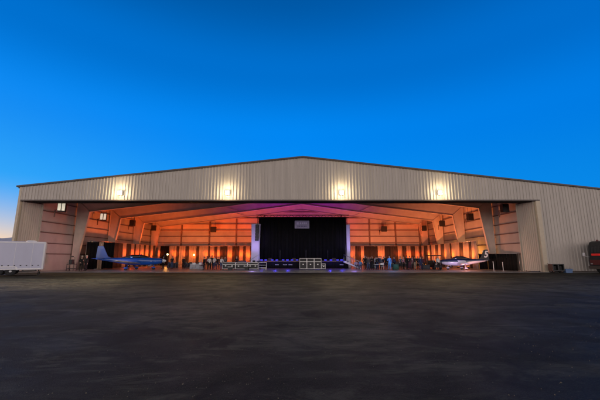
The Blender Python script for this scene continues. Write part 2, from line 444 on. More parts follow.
# ------------------------------------------------------------------ wall packs
wp = None
WPX = [-20.75, -8.35, 4.8, 16.15]
WPL = ['lit wall floodlight nearest the left end of the beige fascia',
       'lit wall floodlight on the beige fascia left of the stage curtain sign',
       'lit wall floodlight on the beige fascia just right of the stage curtain',
       'lit wall floodlight on the beige fascia above the white and navy aeroplane']
def make_wall_pack():
    t = thing('wall_light', WPL[0], 'wall light', (WPX[0], FY-.05, 8.95), 0, 'floodlights along the hangar fascia')
    b = nb(); prism(b, [(0, -.2), (-.16, -.2), (-.345, -.08), (-.345, .22), (0, .22)], -.19, .19, 'X'); obj('housing', b, M['white'], t)
    b = nb(); rbox(b, -.20, .20, -.40, -.346, -.20, .23, .012); obj('lens', b, M['packlens'], t)
    b = nb(); box(b, -.12, .12, -.04, .04, .221, .33); obj('bracket', b, M['steel'], t)
    light('SPOT', (0, -.5, -.2), 1300, (1, .74, .38), t, .12, (0, -8, -9), 96, 1, 'flood_beam')
    light('POINT', (0, -.58, .05), 250, (1, .80, .48), t, .12)
    return t
wp = make_wall_pack()
for x, lb in list(zip(WPX, WPL))[1:]:
    c_ = copy_tree(wp); c_.location.x = x; c_['label'] = lb
# ------------------------------------------------------------------ unit heaters
def make_heater(pale):
    t = thing('unit_heater', '', 'heater', (0,0,0), 0, 'unit heaters hung along the hangar walls')
    b = nb(); rbox(b, -.42, .42, -.35, .35, -.55, .55, .03); obj('casing', b, M['heater_black'], t)
    if pale:
        for s in (-1, 1):
            b = nb()
            x0, x1 = (-.37, -.05) if s < 0 else (.05, .37)
            box(b, x0, x1, -.385, -.351, -.42, .48)
            for k in range(6): box(b, x0-.0, x1, -.405, -.386, -.36+k*.14, -.33+k*.14)
            obj('louvre', b, M['heater_pale'], t)
    for s in (-.3, .3):
        b = nb(); tube(b, [(s, 0, .55), (s, 0, 1.5)], .02, 6); obj('hanger_rod', b, M['blackp'], t)
    b = nb(); tube(b, [(-.42, .1, -.2), (-.7, .1, -.3), (-.7, .1, -1.2)], .07, 8); obj('pipe', b, M['girt'], t)
    return t
hp = make_heater(True); hb = make_heater(False)
HT = [(hp, -29.7, 40.0, 7.75, 0, 'unit heater with two pale louvres on the left wall nearest the opening'),
      (None, -29.9, 49.0, 7.65, 0, 'unit heater with two pale louvres on the left wall, second from the opening'),
      (hb, -29.8, 57.5, 7.6, 0, 'black unit heater on the left wall, third from the opening'),
      (1, -29.8, 66, 7.5, 0, 'small looking black unit heater at the far end of the left wall'),
      (1, 25.9, 40.6, 7.75, 0, 'large looking black unit heater above the low black drape on the right'),
      (1, 25.6, 48.5, 7.6, 0, 'black unit heater on the right wall above the numbered tail fin'),
      (1, 25.5, 58.0, 7.6, 0, 'black unit heater on the right wall between the second and third columns'),
      (1, 25.5, 66.5, 7.5, 0, 'black unit heater in the far right back corner'),
      (1, at(384, 67.8, 229), 67.8, zat(229, 67.8), 0, 'black unit heater on the back wall right of the stage'),
      (1, at(213.5, 67.8, 229), 67.8, zat(229.5, 67.8), 0, 'dull unit heater on the back wall left of the stage')]
for src, x, y, z, rz, lb in HT:
    o = src if src in (hp, hb) else copy_tree(hp if src is None else hb)
    o.location = (x, y, z); o['label'] = lb
    if y > 67: o.scale = (1.3, 1, 1.0)
    elif src in (hp, None): o.rotation_euler.z = R(24)
    else: o.scale = (.95, .95, .95)
# ------------------------------------------------------------------ pipe and drape
def wave_panel(bm, L0, L1, z0, z1, amp=.09, wl=.42, th=.015):
    """panel along local x between L0 and L1"""
    n = max(6, int((L1-L0)/.06)); ph = random.random()*6; A = []
    for i in range(n+1):
        x = L0+(L1-L0)*i/n
        y = amp*math.sin(2*PI*x/wl+ph+.6*math.sin(x*1.7))+amp*.35*math.sin(2*PI*x/(wl*.43)+ph*2)
        row = []
        for k, s in ((0, 1.25), (1, 1), (2, .55)):
            z = z0+(z1-z0)*(k/2)
            row.append((x, y*s, z))
        A.append([bm.verts.new((a, b_-th, c_)) for a, b_, c_ in row]+[bm.verts.new((a, b_+th, c_)) for a, b_, c_ in row])
    for p_, q in zip(A, A[1:]):
        for k in range(2):
            f = bm.faces.new((p_[k], q[k], q[k+1], p_[k+1])); f.smooth = True
            f = bm.faces.new((p_[k+3], p_[k+4], q[k+4], q[k+3])); f.smooth = True
        bm.faces.new((p_[0], p_[3], q[3], q[0])); bm.faces.new((p_[2], q[2], q[5], p_[5]))
    for e in (A[0], A[-1]):
        bm.faces.new((e[0], e[1], e[4], e[3])); bm.faces.new((e[1], e[2], e[5], e[4]))
def drape_run(name, label, p0, p1, h, spec, z0=.03):
    """spec: list of (t0, t1, material) in metres along the run"""
    p0, p1 = Vector((*p0, 0)), Vector((*p1, 0)); d = p1-p0; L_ = d.length
    t = thing(name, label, 'drapes', p0, math.atan2(d.y, d.x), 'pipe and drape runs round the hangar')
    for i, (a, c_, m) in enumerate(spec):
        b = nb(); wave_panel(b, a+.01, c_-.01, z0, h); obj('drape', b, m, t)
    b = nb(); tube(b, [(0, 0, h+.03), (L_, 0, h+.03)], .03, 8); obj('crossbar', b, M['steel'], t)
    n = max(1, int(L_/4))
    for k in range(n+1):
        b = nb(); tube(b, [(L_*k/n, .16, 0), (L_*k/n, .16, h+.05)], .028, 8); box(b, L_*k/n-.25, L_*k/n+.25, .0, .5, 0, .02)
        obj('upright', b, M['steel'], t)
    return t
I_, T_, C_, K_ = M['ivory'], M['taupe'], M['charcoal'], M['black']  # uplight painted into panel colour: ivory where lit, taupe and charcoal where not
DY = 67.4
def back_spec(px0, stops, Y=DY):
    X0 = at(px0, Y, 257); out = []; prev = px0
    for px, m in stops:
        out.append((at(prev, Y, 257)-X0, at(px, Y, 257)-X0, m)); prev = px
    return X0, at(prev, Y, 257), out
x0, x1, sp = back_spec(157, [(160, I_), (168.5, K_), (173, I_), (176, I_), (178.5, T_), (185, I_), (188.5, T_), (192, I_), (196, I_), (199, T_), (205, I_), (208, I_), (210, T_), (214, I_), (217, T_), (220, I_),  # black panel stands in for the dark gap behind the lamp
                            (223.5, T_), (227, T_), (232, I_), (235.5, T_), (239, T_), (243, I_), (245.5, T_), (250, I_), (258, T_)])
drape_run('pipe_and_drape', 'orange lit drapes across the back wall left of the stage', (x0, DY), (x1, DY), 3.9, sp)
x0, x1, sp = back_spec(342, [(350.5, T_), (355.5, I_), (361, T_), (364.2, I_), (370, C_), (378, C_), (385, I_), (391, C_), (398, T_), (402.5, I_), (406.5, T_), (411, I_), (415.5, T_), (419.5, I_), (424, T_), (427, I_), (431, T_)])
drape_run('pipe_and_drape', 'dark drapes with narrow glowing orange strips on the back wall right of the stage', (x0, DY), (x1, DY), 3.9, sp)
# left side: tall, from the first column to the back corner
LX = OL+2.1
seq = []; y = 0
while y < 21.2:
    for w, m in ((3.4, K_), (1.2, I_), (1.3, T_), (1.3, C_), (1.3, T_), (1.2, I_), (1.4, T_), (1.1, I_), (.6, T_), (1.2, I_), (.5, T_), (1.4, I_), (.6, T_), (1.2, I_), (.8, T_), (1.2, I_), (1.0, T_)):
        if y+w > 22.5: break
        seq.append((y, y+w, m)); y += w
    break
drape_run('pipe_and_drape', 'tall drapes with dark and orange lit panels along the left wall behind the blue aeroplane', (LX, 45.6), (LX, 45.6+y), 3.9, seq)
seq = []; y = 0
for w, m in ((1.3, I_), (.8, T_), (1.7, I_), (1.2, T_), (1.1, I_), (1.6, I_), (.7, T_), (1.9, I_), (1.5, T_), (1.0, I_), (1.4, T_), (1.7, I_), (.8, T_), (1.1, I_), (1.9, T_), (1.3, I_)):
    seq.append((y, y+w, m)); y += w
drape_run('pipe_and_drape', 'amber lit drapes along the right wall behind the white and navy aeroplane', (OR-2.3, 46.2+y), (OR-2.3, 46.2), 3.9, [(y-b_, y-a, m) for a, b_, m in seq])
drape_run('pipe_and_drape', 'low black drape in front of the right wall beside the open door', (at(479, 46.2), 46.2), (at(518.5, 40.2), 40.2), 2.05, [(i*1.52, i*1.52+1.52, K_) for i in range(4)])
drape_run('pipe_and_drape', 'black drape closing the left aisle behind the two people in pale hats', (-29.6, 45.4), (at(96, 46.2), 46.2), 3.75,
          [(0, 1.45, K_), (1.45, 2.0, M['ivory']), (2.0, 3.4, K_)])
# ------------------------------------------------------------------ uplights
ORG = (1.0, .085, .006); AMB = (1.0, .17, .02); WASH = (1.0, .165, .035); WAMB = (1.0, .27, .09)
def make_uplight():
    t = thing('uplight', '', 'uplight', (0,0,0), 0, 'floor uplights at the foot of the drapes')
    b = nb(); lathe(b, [(.10, .06), (.13, .10), (.13, .26), (.11, .28)], 14); obj('housing', b, M['blackp'], t)
    b = nb(); lathe(b, [(.105, .281), (.105, .288)], 14); obj('lens', b, M['amberlens'], t)
    b = nb(); box(b, -.16, -.135, -.04, .04, 0, .2); box(b, .135, .16, -.04, .04, 0, .2); box(b, -.16, .16, -.06, .06, 0, .02); obj('yoke', b, M['blackp'], t)
    return t
UP = []
for px in (159, 174, 183, 193, 204, 213, 219, 230, 241, 248): UP.append((at(px, DY-.8), DY-.8, 0, 1, 'back drapes left of the stage'))
for px in (353, 362.5, 382, 400, 409, 417.5, 427): UP.append((at(px, DY-.8), DY-.8, 0, .5, 'back drapes right of the stage'))
for yy in (49.6, 54.7, 57.2, 58.9, 60.8, 62.7, 64.7): UP.append((LX+.8, yy, -1, .8, 'drapes along the left wall'))
for yy in (47.5, 50.5, 53.5, 56.5, 59.8, 63.5): UP.append((OR-3.1, yy, 1, .9, 'drapes along the right wall'))
up0 = make_uplight()
for i, (x, y, s, e, where) in enumerate(UP):
    o = up0 if i == 0 else copy_tree(up0)
    o.location = (x, y, 0); o['label'] = 'small amber floor uplight at the foot of the '+where
for i, (x, y, s, e, where) in enumerate(UP):
    d = {0: (0, 1), -1: (-1, 0), 1: (1, 0)}[s]
    light('SPOT', (x-d[0]*.9, y-d[1]*.9, .36), random.uniform(.75, 1.35)*(2700 if s < 0 else 2500)*e, ORG if s <= 0 else AMB, None, .08, (x+d[0]*.9+random.uniform(-.4, .4)*d[1], y+d[1]*.9, 3.4), random.uniform(40, 60), 1, 'uplight_beam')
light('SPOT', (at(83.5, 44.3), 44.2, .4), 260, (1, .42, .06), None, .05, (at(84, 45.4), 45.5, 3.2), 36, .8, 'uplight_beam')
# bright lamps seen in the hangar
def make_lamp_stand():
    t = thing('lamp_stand', '', 'lamp', (0,0,0), 0, 'bright globe lamps on stands')
    b = nb(); lathe(b, [(.28, 0), (.28, .03), (.05, .06)], 16); obj('base', b, M['blackp'], t)
    b = nb(); tube(b, [(0, 0, .05), (0, 0, 1.95)], .022, 8); obj('pole', b, M['blackp'], t)
    b = nb(); lathe(b, [(.02, 1.98), (.10, 2.02), (.145, 2.11), (.145, 2.18), (.10, 2.27), (.02, 2.31)], 14); obj('globe', b, M['warmlens'], t)
    return t
ls0 = make_lamp_stand()
for i, (px, Y, lb) in enumerate([(167.5, 62.0, 'bright globe lamp on a stand against the dark gap beyond the blue aeroplane'),
                                 (194, 64.0, 'bright globe lamp on a stand before the yellowish back drapes left of the stage'),
                                 (449.5, 56.0, 'bright globe lamp behind the cockpit of the white and navy aeroplane'),
                                 (467.8, 50.0, 'bright globe lamp behind the tail of the white and navy aeroplane')]):
    o = ls0 if i == 0 else copy_tree(ls0)
    o.location = (at(px, Y, 255), Y, 0); o['label'] = lb
    if i: o.scale = (1, 1, .96)
    light('POINT', (at(px, Y, 255), Y-.45, 2.15), (0, 260, 170, 170)[i] or 60, (1, .40, .08), None, .2, name='globe_light')
# general coloured wash that the event lighting throws up into the roof, and one added spot for outdoor light
for (x, y, e, c_, sz, aim) in [(-22, 58, 4000, WASH, 1.0, (-23, 66, 10)), (-11, 60, 3800, WASH, 1.0, (-11, 68.8, 8)), (14, 60, 3500, (1, .24, .085), 1.0, (14, 68.8, 8)), (21, 56, 4000, (1, .24, .085), 1.0, (23, 64, 10)),
                          (-24, 50, 3300, WASH, 1.0, (-28, 52, 8)), (20.5, 48.2, 3600, WAMB, 1.0, (24.5, 50.5, 9)), (20.5, 41.5, 900, (1, .40, .24), 1.0, (26, 41, 6)), (-25, 41.5, 380, (1, .34, .42), 1.0, (-30, 41, 5))]:  # last spot is added to give the left front wall its pink outdoor light
    light('SPOT', (x, y, .5), e, c_, None, .4, aim, 150, 1.0, 'wash_or_added_light')
# ------------------------------------------------------------------ stage
SY = 48.0
sx0, sx1 = at(256.5, SY), at(348.5, SY)
st = thing('stage', 'low black skirted stage with blue lit front edge in the middle of the hangar', 'stage', ((sx0+sx1)/2, SY, 0))
hw = (sx1-sx0)/2
b = nb(); box(b, -hw, hw, 0, 6, 1.02, 1.12); obj('deck', b, M['blackp'], st)
b = nb(); wave_panel(b, -hw+.02, hw-.02, .02, 1.0, .03, .25); obj('skirt', b, M['black'], st)
b = nb(); box(b, -hw, hw, -.05, -.005, 1.04, 1.12); obj('front_edge', b, M['navy'], st)
for px in (277, 285, 290.5, 341.5):
    b = nb(); X = at(px, SY, 264)-(sx0+sx1)/2; box(b, X-.28, X+.28, -.075, -.05, .52, .58); obj('skirt_patch', b, M['alu'], st)  # small pale bars set on the skirt
for i in range(int(2*hw/2)+1):
    for yy in (.35, 5.7):
        b = nb(); xx = -hw+.15+i*(2*hw-.3)/int(2*hw/2); tube(b, [(xx, yy, 0), (xx, yy, 1.02)], .03, 8); obj('leg', b, M['steel'], st)
# backdrop curtain
CY = 50.2
cz = zat(217, CY)
cur = thing('stage_curtain', 'tall black curtain hung across the back of the stage', 'curtain', (0, CY, 0))
cx0, cx1 = at(258.5, CY, 240), at(346.5, CY, 240)
n = 8
for k in range(n):
    a = cx0+(cx1-cx0)*k/n; c2 = cx0+(cx1-cx0)*(k+1)/n
    b = nb(); wave_panel(b, a-.02, c2+.02, 1.13, cz-.1, .11, .6); obj('curtain_panel', b, M['black'], cur)
b = nb()
zb = cz+.0; xa, xb = at(256.3, CY, 217), at(348.7, CY, 217)
for (yy, zz) in ((-.2, zb-.05), (.2, zb-.05), (-.2, zb+.30), (.2, zb+.30)): tube(b, [(xa, yy, zz), (xb, yy, zz)], .035, 8)
k = xa; sgn = 1
while k < xb-.5:
    for yy in (-.2, .2): tube(b, [(k, yy, zb-.05 if sgn > 0 else zb+.30), (min(k+.5, xb), yy, zb+.30 if sgn > 0 else zb-.05)], .018, 6)
    k += .5; sgn = -sgn
obj('top_truss', b, M['blackp'], cur)
for X in (cx0-.05, cx1+.05):
    b = nb()
    for dx in (-.15, .15):
        for dy in (.35, .65): tube(b, [(X+dx, dy, 0), (X+dx, dy, cz)], .03, 6)
    for q in range(16): tube(b, [(X-.15 if q%2 else X+.15, .35, cz*q/16), (X+.15 if q%2 else X-.15, .35, cz*(q+1)/16)], .015, 5)
    obj('support_tower', b, M['blackp'], cur)
# sign on the curtain
sg = thing('curtain_sign', 'small lavender grey rectangular sign hanging on the black stage curtain', 'sign', (at(302, CY-.35, 224.5), CY-.32, zat(228.6, CY)))
w2 = at(309.2, CY, 225)-at(302, CY, 225); hh = zat(221, CY)-zat(228.6, CY)
b = nb(); box(b, -w2, w2, -.02, .02, 0, hh); obj('panel', b, M['sign'], sg)
b = nb()
for (a0, a1, h0, h1) in ((-w2, w2, 0, .05), (-w2, w2, hh-.05, hh), (-w2, -w2+.05, .051, hh-.051), (w2-.05, w2, .051, hh-.051)): box(b, a0, a1, -.045, -.021, h0, h1)
obj('border', b, M['signmark'], sg)
b = nb()
box(b, -w2*.75, -w2*.45, -.03, -.021, hh*.5, hh*.82)
for i in range(4): box(b, -w2*.3+i*w2*.26, -w2*.3+i*w2*.26+w2*.18, -.03, -.021, hh*.55, hh*.80)
obj('emblem', b, M['signmark'], sg)
b = nb()
for i in range(6): box(b, -w2*.62+i*w2*.22, -w2*.62+i*w2*.22+w2*.14, -.03, -.021, hh*.22, hh*.34)
obj('lettering', b, M['signdark'], sg)
# white fabric towers
for px0, px1, pt, lb in ((251.3, 260.0, 224.5, 'white stretch fabric column lit lavender at the left end of the stage'), (344.8, 350.0, 225.2, 'white stretch fabric column lit violet at the right end of the stage')):
    Y = CY-.9 if px0 < 300 else CY+.5
    X0, X1, zt = at(px0, Y, 245), at(px1, Y, 245), zat(pt, Y)
    t = thing('fabric_column', lb, 'fabric column', ((X0+X1)/2, Y, 0), 0, 'white fabric columns flanking the stage')
    w = (X1-X0)/2
    b = nb()
    rs = []
    for z, s in ((.06, 1.05), (1.5, .97), (3.2, .94), (5.0, .95), (zt, 1.02)):
        rs.append([b.verts.new((dx*w*s, dy*.4*s, z)) for dx, dy in ((-1,-.8),(-.8,-1),(.8,-1),(1,-.8),(1,.8),(.8,1),(-.8,1),(-1,.8))])
    skin_rings(b, rs, True, False)
    obj('sleeve', b, M['whitefab'], t)
    b = nb(); box(b, -w*1.15, w*1.15, -.5, .5, 0, .05); obj('base_plate', b, M['blackp'], t)
    b = nb(); box(b, -w*1.05, w*1.05, -.42, .42, zt+.01, zt+.06); obj('top_plate', b, M['steel'], t)
    cx = (X0+X1)/2
    light('SPOT', (cx-(.3 if px0 < 300 else -.3), Y-4.0, 1.0), 620, (.42, .27, 1), None, .1, (cx, Y, 4.6), 52, 1, 'column_wash')
# hanging speaker array left
t = thing('line_array_speaker', 'black hanging line array of speaker boxes in front of the left fabric column', 'speaker', (at(257.2, CY-1.6, 230), CY-1.6, zat(241, CY-1.6)))
hA = zat(224.5, CY-1.6)-zat(241, CY-1.6)
for k in range(6):
    z = hA*k/6; b = nb()
    prism(b, [(-.25, z+.01), (.25, z+.03), (.25, z+hA/6-.01), (-.25, z+hA/6-.03)], -.25, .25, 'X')
    for v in b.verts: v.co = Vector((v.co.x*1.0, v.co.y-.03*(5-k), v.co.z))
    obj('speaker_box', b, M['blackp'], t)
b = nb(); tube(b, [(0, 0, hA), (0, 0, zat(216.5, CY-1.6)-zat(241, CY-1.6))], .025, 6); tube(b, [(0, 0, hA+.9), (.9, .9, hA+1.05)], .03, 6); obj('rigging_bar', b, M['blackp'], t)
# footlights
def make_foot():
    t = thing('stage_footlight', '', 'stage light', (0,0,0), 0, 'blue footlights along the stage front')
    b = nb(); rbox(b, -.22, .22, -.10, .10, .05, .19, .02); obj('housing', b, M['blackp'], t)
    b = nb(); box(b, -.17, .17, -.112, -.101, .08, .16); obj('lens', b, M['bluelens'], t)
    boxes('foot', M['blackp'], t, (-.18, -.13, -.06, .06, 0, .06), (.13, .18, -.06, .06, 0, .06))
    return t
f0 = make_foot()
fpos = (261.5, 266, 272.2, 277, 283.2, 287.5, 292, 297, 325.5, 331, 337.5, 341.5)
for i, px in enumerate(fpos):
    o = f0 if i == 0 else copy_tree(f0)
    o.location = (at(px, SY+.25, 260), SY+.25, 1.12); o.rotation_euler.z = random.uniform(-.15, .15)
    o['label'] = 'small blue glowing footlight on the '+('front edge of the stage left of the road cases' if px < 300 else 'front edge of the stage right of the road cases')
for px in (262, 275, 288, 318, 330, 342): light('POINT', (at(px, SY-.5, 260), SY-.5, 1.35), 26, (.07, .05, 1), None, .1, name='footlight_glow')
# magenta moving heads behind/above the curtain washing the roof
def make_head():
    t = thing('moving_head_light', '', 'stage light', (0,0,0), 0, 'moving heads behind the stage')
    b = nb(); rbox(b, -.2, .2, -.2, .2, 0, .18, .02); obj('base', b, M['blackp'], t)
    boxes('yoke', M['blackp'], t, (-.22, -.18, -.07, .07, .18, .55), (.18, .22, -.07, .07, .18, .55))
    b = nb(); lathe(b, [(.08, .25), (.15, .36), (.16, .62), (.14, .66)], 12); h = obj('head', b, M['blackp'], t)
    b = nb(); lathe(b, [(.12, .661), (.12, .668)], 12); obj('lens', b, M['purplelens'], h)
    return t
mh = make_head()
for i, (x, y) in enumerate([(-6.0, 55.5), (.3, 56), (6.5, 55.5)]):
    o = mh if i == 0 else copy_tree(mh)
    o.location = (x, y, 0); o['label'] = 'black moving head light on the floor behind the stage curtain'
    light('SPOT', (x, y, .75), 5200 if i == 1 else 3000, (.42, .02, .50) if i != 1 else (.30, .02, .60), None, .1, (x*1.25, y+4.5, 12), 100, 1, 'magenta_beam')
light('SPOT', (-2.5, 62, .6), 1300, (1, .03, .10), None, .2, (-3.5, 68, 7), 90, 1, 'red_beam')
light('SPOT', (6.5, 62, .6), 1100, (1, .05, .16), None, .2, (8.5, 68, 6), 90, 1, 'red_beam')
# stage stairs with handrails at both ends
def stairs(label, x_top, x_bot, Y):
    t = thing('stage_stairs', label, 'stairs', (x_top, Y, 0), 0, 'stairs at the ends of the stage')
    n = 6; dx = (x_bot-x_top)/n
    for k in range(n):
        b = nb(); zt = 1.08*(1-k/n)
        box(b, min(k*dx, (k+1)*dx), max(k*dx, (k+1)*dx), 0, 1.1, zt-.06, zt); obj('tread', b, M['alu'], t)
    for yy in (-.03, 1.13):
        b = nb(); beam(b, (0, yy, .98), (x_bot-x_top, yy, .05), .04, .16); obj('stringer', b, M['alu'], t)
        b = nb(); tube(b, [(0, yy, 1.05), (0, yy, 2.0), (x_bot-x_top, yy, 1.0), (x_bot-x_top, yy, 0)], .025, 8); tube(b, [((x_bot-x_top)*.5, yy, .5), ((x_bot-x_top)*.5, yy, 1.5)], .02, 8)
        obj('handrail', b, M['steel'], t)
    return t
stairs('aluminium stairs with handrails down the right end of the stage', at(344.5, SY-1.2), at(360.5, SY-1.2), SY-1.3)
stairs('aluminium stairs with handrails down the left end of the stage', at(258.5, SY+.3), at(247.5, SY+.3), SY+.3)
light('POINT', (at(354, 45.5), 45.2, 1.9), 42, (.25, .22, 1), None, .2, name='blue_spill')
light('POINT', (at(389, 43), 41.2, 2.0), 60, (.06, .35, 1), None, .2, name='blue_spill')
light('POINT', (at(252, 45), 45.2, 1.8), 50, (.5, .35, 1), None, .2, name='violet_spill')
light('SPOT', (-24.5, 39.2, .4), 330, (.25, .45, 1), None, .3, (-22, 43.2, 1.3), 80, 1, 'blue_spill')
light('SPOT', (19.5, 39.6, .4), 300, (.75, .5, 1), None, .3, (21, 43.5, 1.2), 80, 1, 'violet_spill')
# ------------------------------------------------------------------ road cases
def road_case(label, x, y, w, d, h, group, rz=0, split=True):
    t = thing('road_case', label, 'road case', (x, y, 0), rz, group)
    z0 = .12
    b = nb(); box(b, -w/2+.015, w/2-.015, -d/2+.015, d/2-.015, z0+.015, h-.015); obj('body', b, M['caseblack'], t)
    b = nb(); e = .04
    for sx_ in (-1, 1):
        for sy in (-1, 1):
            X, Y = sx_*(w/2-e/2), sy*(d/2-e/2)
            box(b, X-e/2, X+e/2, Y-e/2, Y+e/2, z0+e, h-e)
    for zz in (z0, h-e):
        for sy in (-1, 1): Y = sy*(d/2-e/2); box(b, -w/2, w/2, Y-e/2, Y+e/2, zz, zz+e)
        for sx_ in (-1, 1): X = sx_*(w/2-e/2); box(b, X-e/2, X+e/2, -d/2+e, d/2-e, zz, zz+e)
    if split: box(b, -w/2+e, w/2-e, -d/2-.004, -d/2+.02, z0+(h-z0)*.66, z0+(h-z0)*.66+.05)
    obj('edge_trim', b, M['alu'], t)
    for s in ((0,) if w < 1 else (-w*.25, w*.25)):
        b = nb(); rbox(b, s-.09, s+.09, -d/2-.02, -d/2+.014, z0+(h-z0)*.38, z0+(h-z0)*.38+.12, .008); obj('latch', b, M['alu'], t)
    for sx_ in (-1, 1):
        for sy in (-1, 1):
            b = nb(); lathe(b, [(.05, -.02), (.05, .02)], 10, (sx_*(w/2-.1), sy*(d/2-.1), .05), 'X')
            box(b, sx_*(w/2-.1)-.04, sx_*(w/2-.1)+.04, sy*(d/2-.1)-.04, sy*(d/2-.1)+.04, .09, .12)
            obj('caster', b, M['rubber'], t)
    return t
RY = 44.0
G1 = 'tall road cases in front of the stage'
for px, lb in ((303.2, 'leftmost of the three tall silver edged road cases in front of the stage'), (310.4, 'middle one of the three tall silver edged road cases in front of the stage'), (317.6, 'rightmost of the three tall silver edged road cases, beside the small rack')):
    road_case(lb, at(px, RY), RY, .95, .8, 1.5, G1)
road_case('small silver edged rack case standing right of the three tall road cases', at(323.4, RY), RY, .5, .6, .8, None)
G2 = 'long road cases left of the stage'
for px, w, h, lb in ((242, 1.55, .92, 'long black road case with silver edges, third from the stage on the left'), (253.2, 1.4, .95, 'long black road case with silver edges just left of the pale frame steps'), (229.5, 1.7, 1.0, 'long black road case with bluish silver edges near the group of standing guests')):
    road_case(lb, at(px, 43.6), 43.6, w, .7, h, G2)
def wedge(label, px, Y, rz):
    t = thing('stage_monitor', label, 'speaker', (at(px, Y), Y, 1.12), rz, 'stage monitors along the stage front')
    b = nb(); prism(b, [(-.22, 0), (.22, 0), (.22, .34), (.05, .38), (-.22, .12)], -.3, .3, 'X'); obj('cabinet', b, M['blackp'], t)
    b = nb(); prism(b, [(-.232, .12), (-.222, .12), (.04, .375), (.035, .385)], -.26, .26, 'X'); obj('grille', b, M['trim'], t)
wedge('black wedge monitor on the stage near the left footlights', 270, SY+.8, .2)
wedge('black wedge monitor on the stage just left of the tall road cases', 294, SY+.8, 0)
wedge('black wedge monitor on the stage near the right footlights', 334, SY+.8, -.2)
t = thing('mixing_console', 'sloped mixing console on the long road case third from the stage', 'console', (at(242, 43.6), 43.6, .93))
b = nb(); prism(b, [(-.28, 0), (.3, 0), (.3, .26), (-.28, .08)], -.5, .5, 'X'); obj('chassis', b, M['blackp'], t)
b = nb(); prism(b, [(-.27, .086), (.2, .233), (.2, .243), (-.27, .096)], -.47, .47, 'X'); obj('control_surface', b, M['steel'], t)
b = nb(); tube(b, [(.35, .2, .25), (.36, .15, .5), (.3, .0, .58)], .012, 6); obj('gooseneck_lamp', b, M['blackp'], t)
t = thing('laptop', 'open laptop on the long road case just left of the pale steps', 'laptop', (at(254, 43.6), 43.6, .956), .3)
b = nb(); box(b, -.18, .18, -.13, .13, 0, .02); obj('keyboard', b, M['steel'], t)
b = nb(); prism(b, [(.11, .022), (.13, .022), (.2, .27), (.185, .275)], -.18, .18, 'X'); obj('screen', b, M['blackp'], t)
for px, Y, lb, w, h in ((247.3, 43.4, 'small black equipment tub on the floor between the two nearest long cases', .5, .45), (231, 42.6, 'small black equipment tub on the floor before the bluish case', .6, .4)):
    t = thing('equipment_tub', lb, 'tub', (at(px, Y), Y-.35, 0), random.uniform(-.3, .3), 'equipment tubs on the floor')
    b = nb(); prism(b, [(-w*.4, 0), (w*.4, 0), (w*.5, h), (-w*.5, h)], -.25, .25); obj('tub', b, M['caseblack'], t)
    b = nb(); rbox(b, -w*.54, w*.54, -.28, .28, h+.001, h+.05, .012); obj('lid', b, M['steel'], t)
# microphone stands on the stage
for px, lb in ((280, 'black microphone stand on the stage left of the centre'), (306, 'black microphone stand on the stage behind the tall road cases'), (328, 'black microphone stand on the stage right of the centre')):
    t = thing('microphone_stand', lb, 'microphone stand', (at(px, SY+1.4), SY+1.4, 1.12), 0, 'microphone stands on the stage')
    b = nb(); lathe(b, [(.15, 0), (.15, .02), (.03, .04)], 14); obj('base', b, M['blackp'], t)
    b = nb(); tube(b, [(0, 0, .04), (0, 0, 1.35), (0, -.12, 1.5)], .014, 6); obj('pole', b, M['steel'], t)
    b = nb(); lathe(b, [(.015, 0), (.02, .1), (.028, .12), (.02, .16)], 10, (0, -.13, 1.5)); obj('microphone', b, M['blackp'], t)
# pale steps unit
t = thing('portable_steps', 'pale metal portable steps at the left front corner of the stage', 'steps', (at(262.3, 44.2), 44.2, 0))
for k, (z, y) in enumerate(((.95, .35), (.62, 0), (.3, -.35))):
    b = nb(); box(b, -.55, .55, y-.17, y+.17, z-.05, z); obj('tread', b, M['alu'], t)
for s in (-.52, .52):
    for z, y in ((.9, .45), (.57, .1), (.25, -.45)):
        b = nb(); tube(b, [(s, y, 0), (s, y, z)], .03, 6); obj('leg', b, M['alu'], t)
b = nb(); tube(b, [(-.52, -.45, .12), (.52, -.45, .12)], .025, 6); obj('crossbar', b, M['alu'], t)
# ------------------------------------------------------------------ tables & chairs
def table(label, x, y, w, d, h, top, rz=0, rnd=False, cloth=None, group='event tables'):
    t = thing('event_table', label, 'table', (x, y, 0), rz, group)
    b = nb()
    if rnd: lathe(b, [(w/2-.02, h-.035), (w/2, h-.025), (w/2, h-.008), (w/2-.02, h)], 24)
    else: rbox(b, -w/2, w/2, -d/2, d/2, h-.04, h, .012)
    obj('tabletop', b, top, t)
    if cloth:
        b = nb(); n = 32; rs = []
        for z, s in ((h+.006, .99), (h-.005, 1.01), (h*.6, 1.03), (.06, 1.09)):
            rr = []
            for i in range(n):
                a = 2*PI*i/n; rip = 1+.03*math.sin(a*9)*(1-z/h)
                if rnd: p = (w/2*s*rip*math.cos(a), w/2*s*rip*math.sin(a))
                else:
                    ca, sa = math.cos(a), math.sin(a); q = max(abs(ca), abs(sa)); p = (w/2*s*rip*ca/q, d/2*s*rip*sa/q)
                rr.append(b.verts.new((p[0], p[1], z)))
            rs.append(rr)
        skin_rings(b, rs)
        tc_ = obj('tablecloth', b, cloth, None); tc_.location = (x, y, 0); tc_.rotation_euler.z = rz
        tag(tc_, 'cloth on the '+label, 'tablecloth', 'cloths on the event tables')
    for sx_ in (-1, 1):
        for sy in (-1, 1):
            k = .32 if rnd else .45
            b = nb(); tube(b, [(sx_*w*k, sy*(w if rnd else d)*k, 0), (sx_*w*k*.96, sy*(w if rnd else d)*k*.96, h-.04)], .02, 6); obj('leg', b, M['steel'], t)
    return t
table('round grey clothed table behind the blue aeroplane nose', at(173, 50), 50, 1.5, 1.5, .75, M['wood'], rnd=True, cloth=M['darklinen'])
table('rectangular grey clothed table where the guest in pink sits', at(197.5, 45), 45, 1.7, .8, .76, M['wood'], cloth=M['linen'])
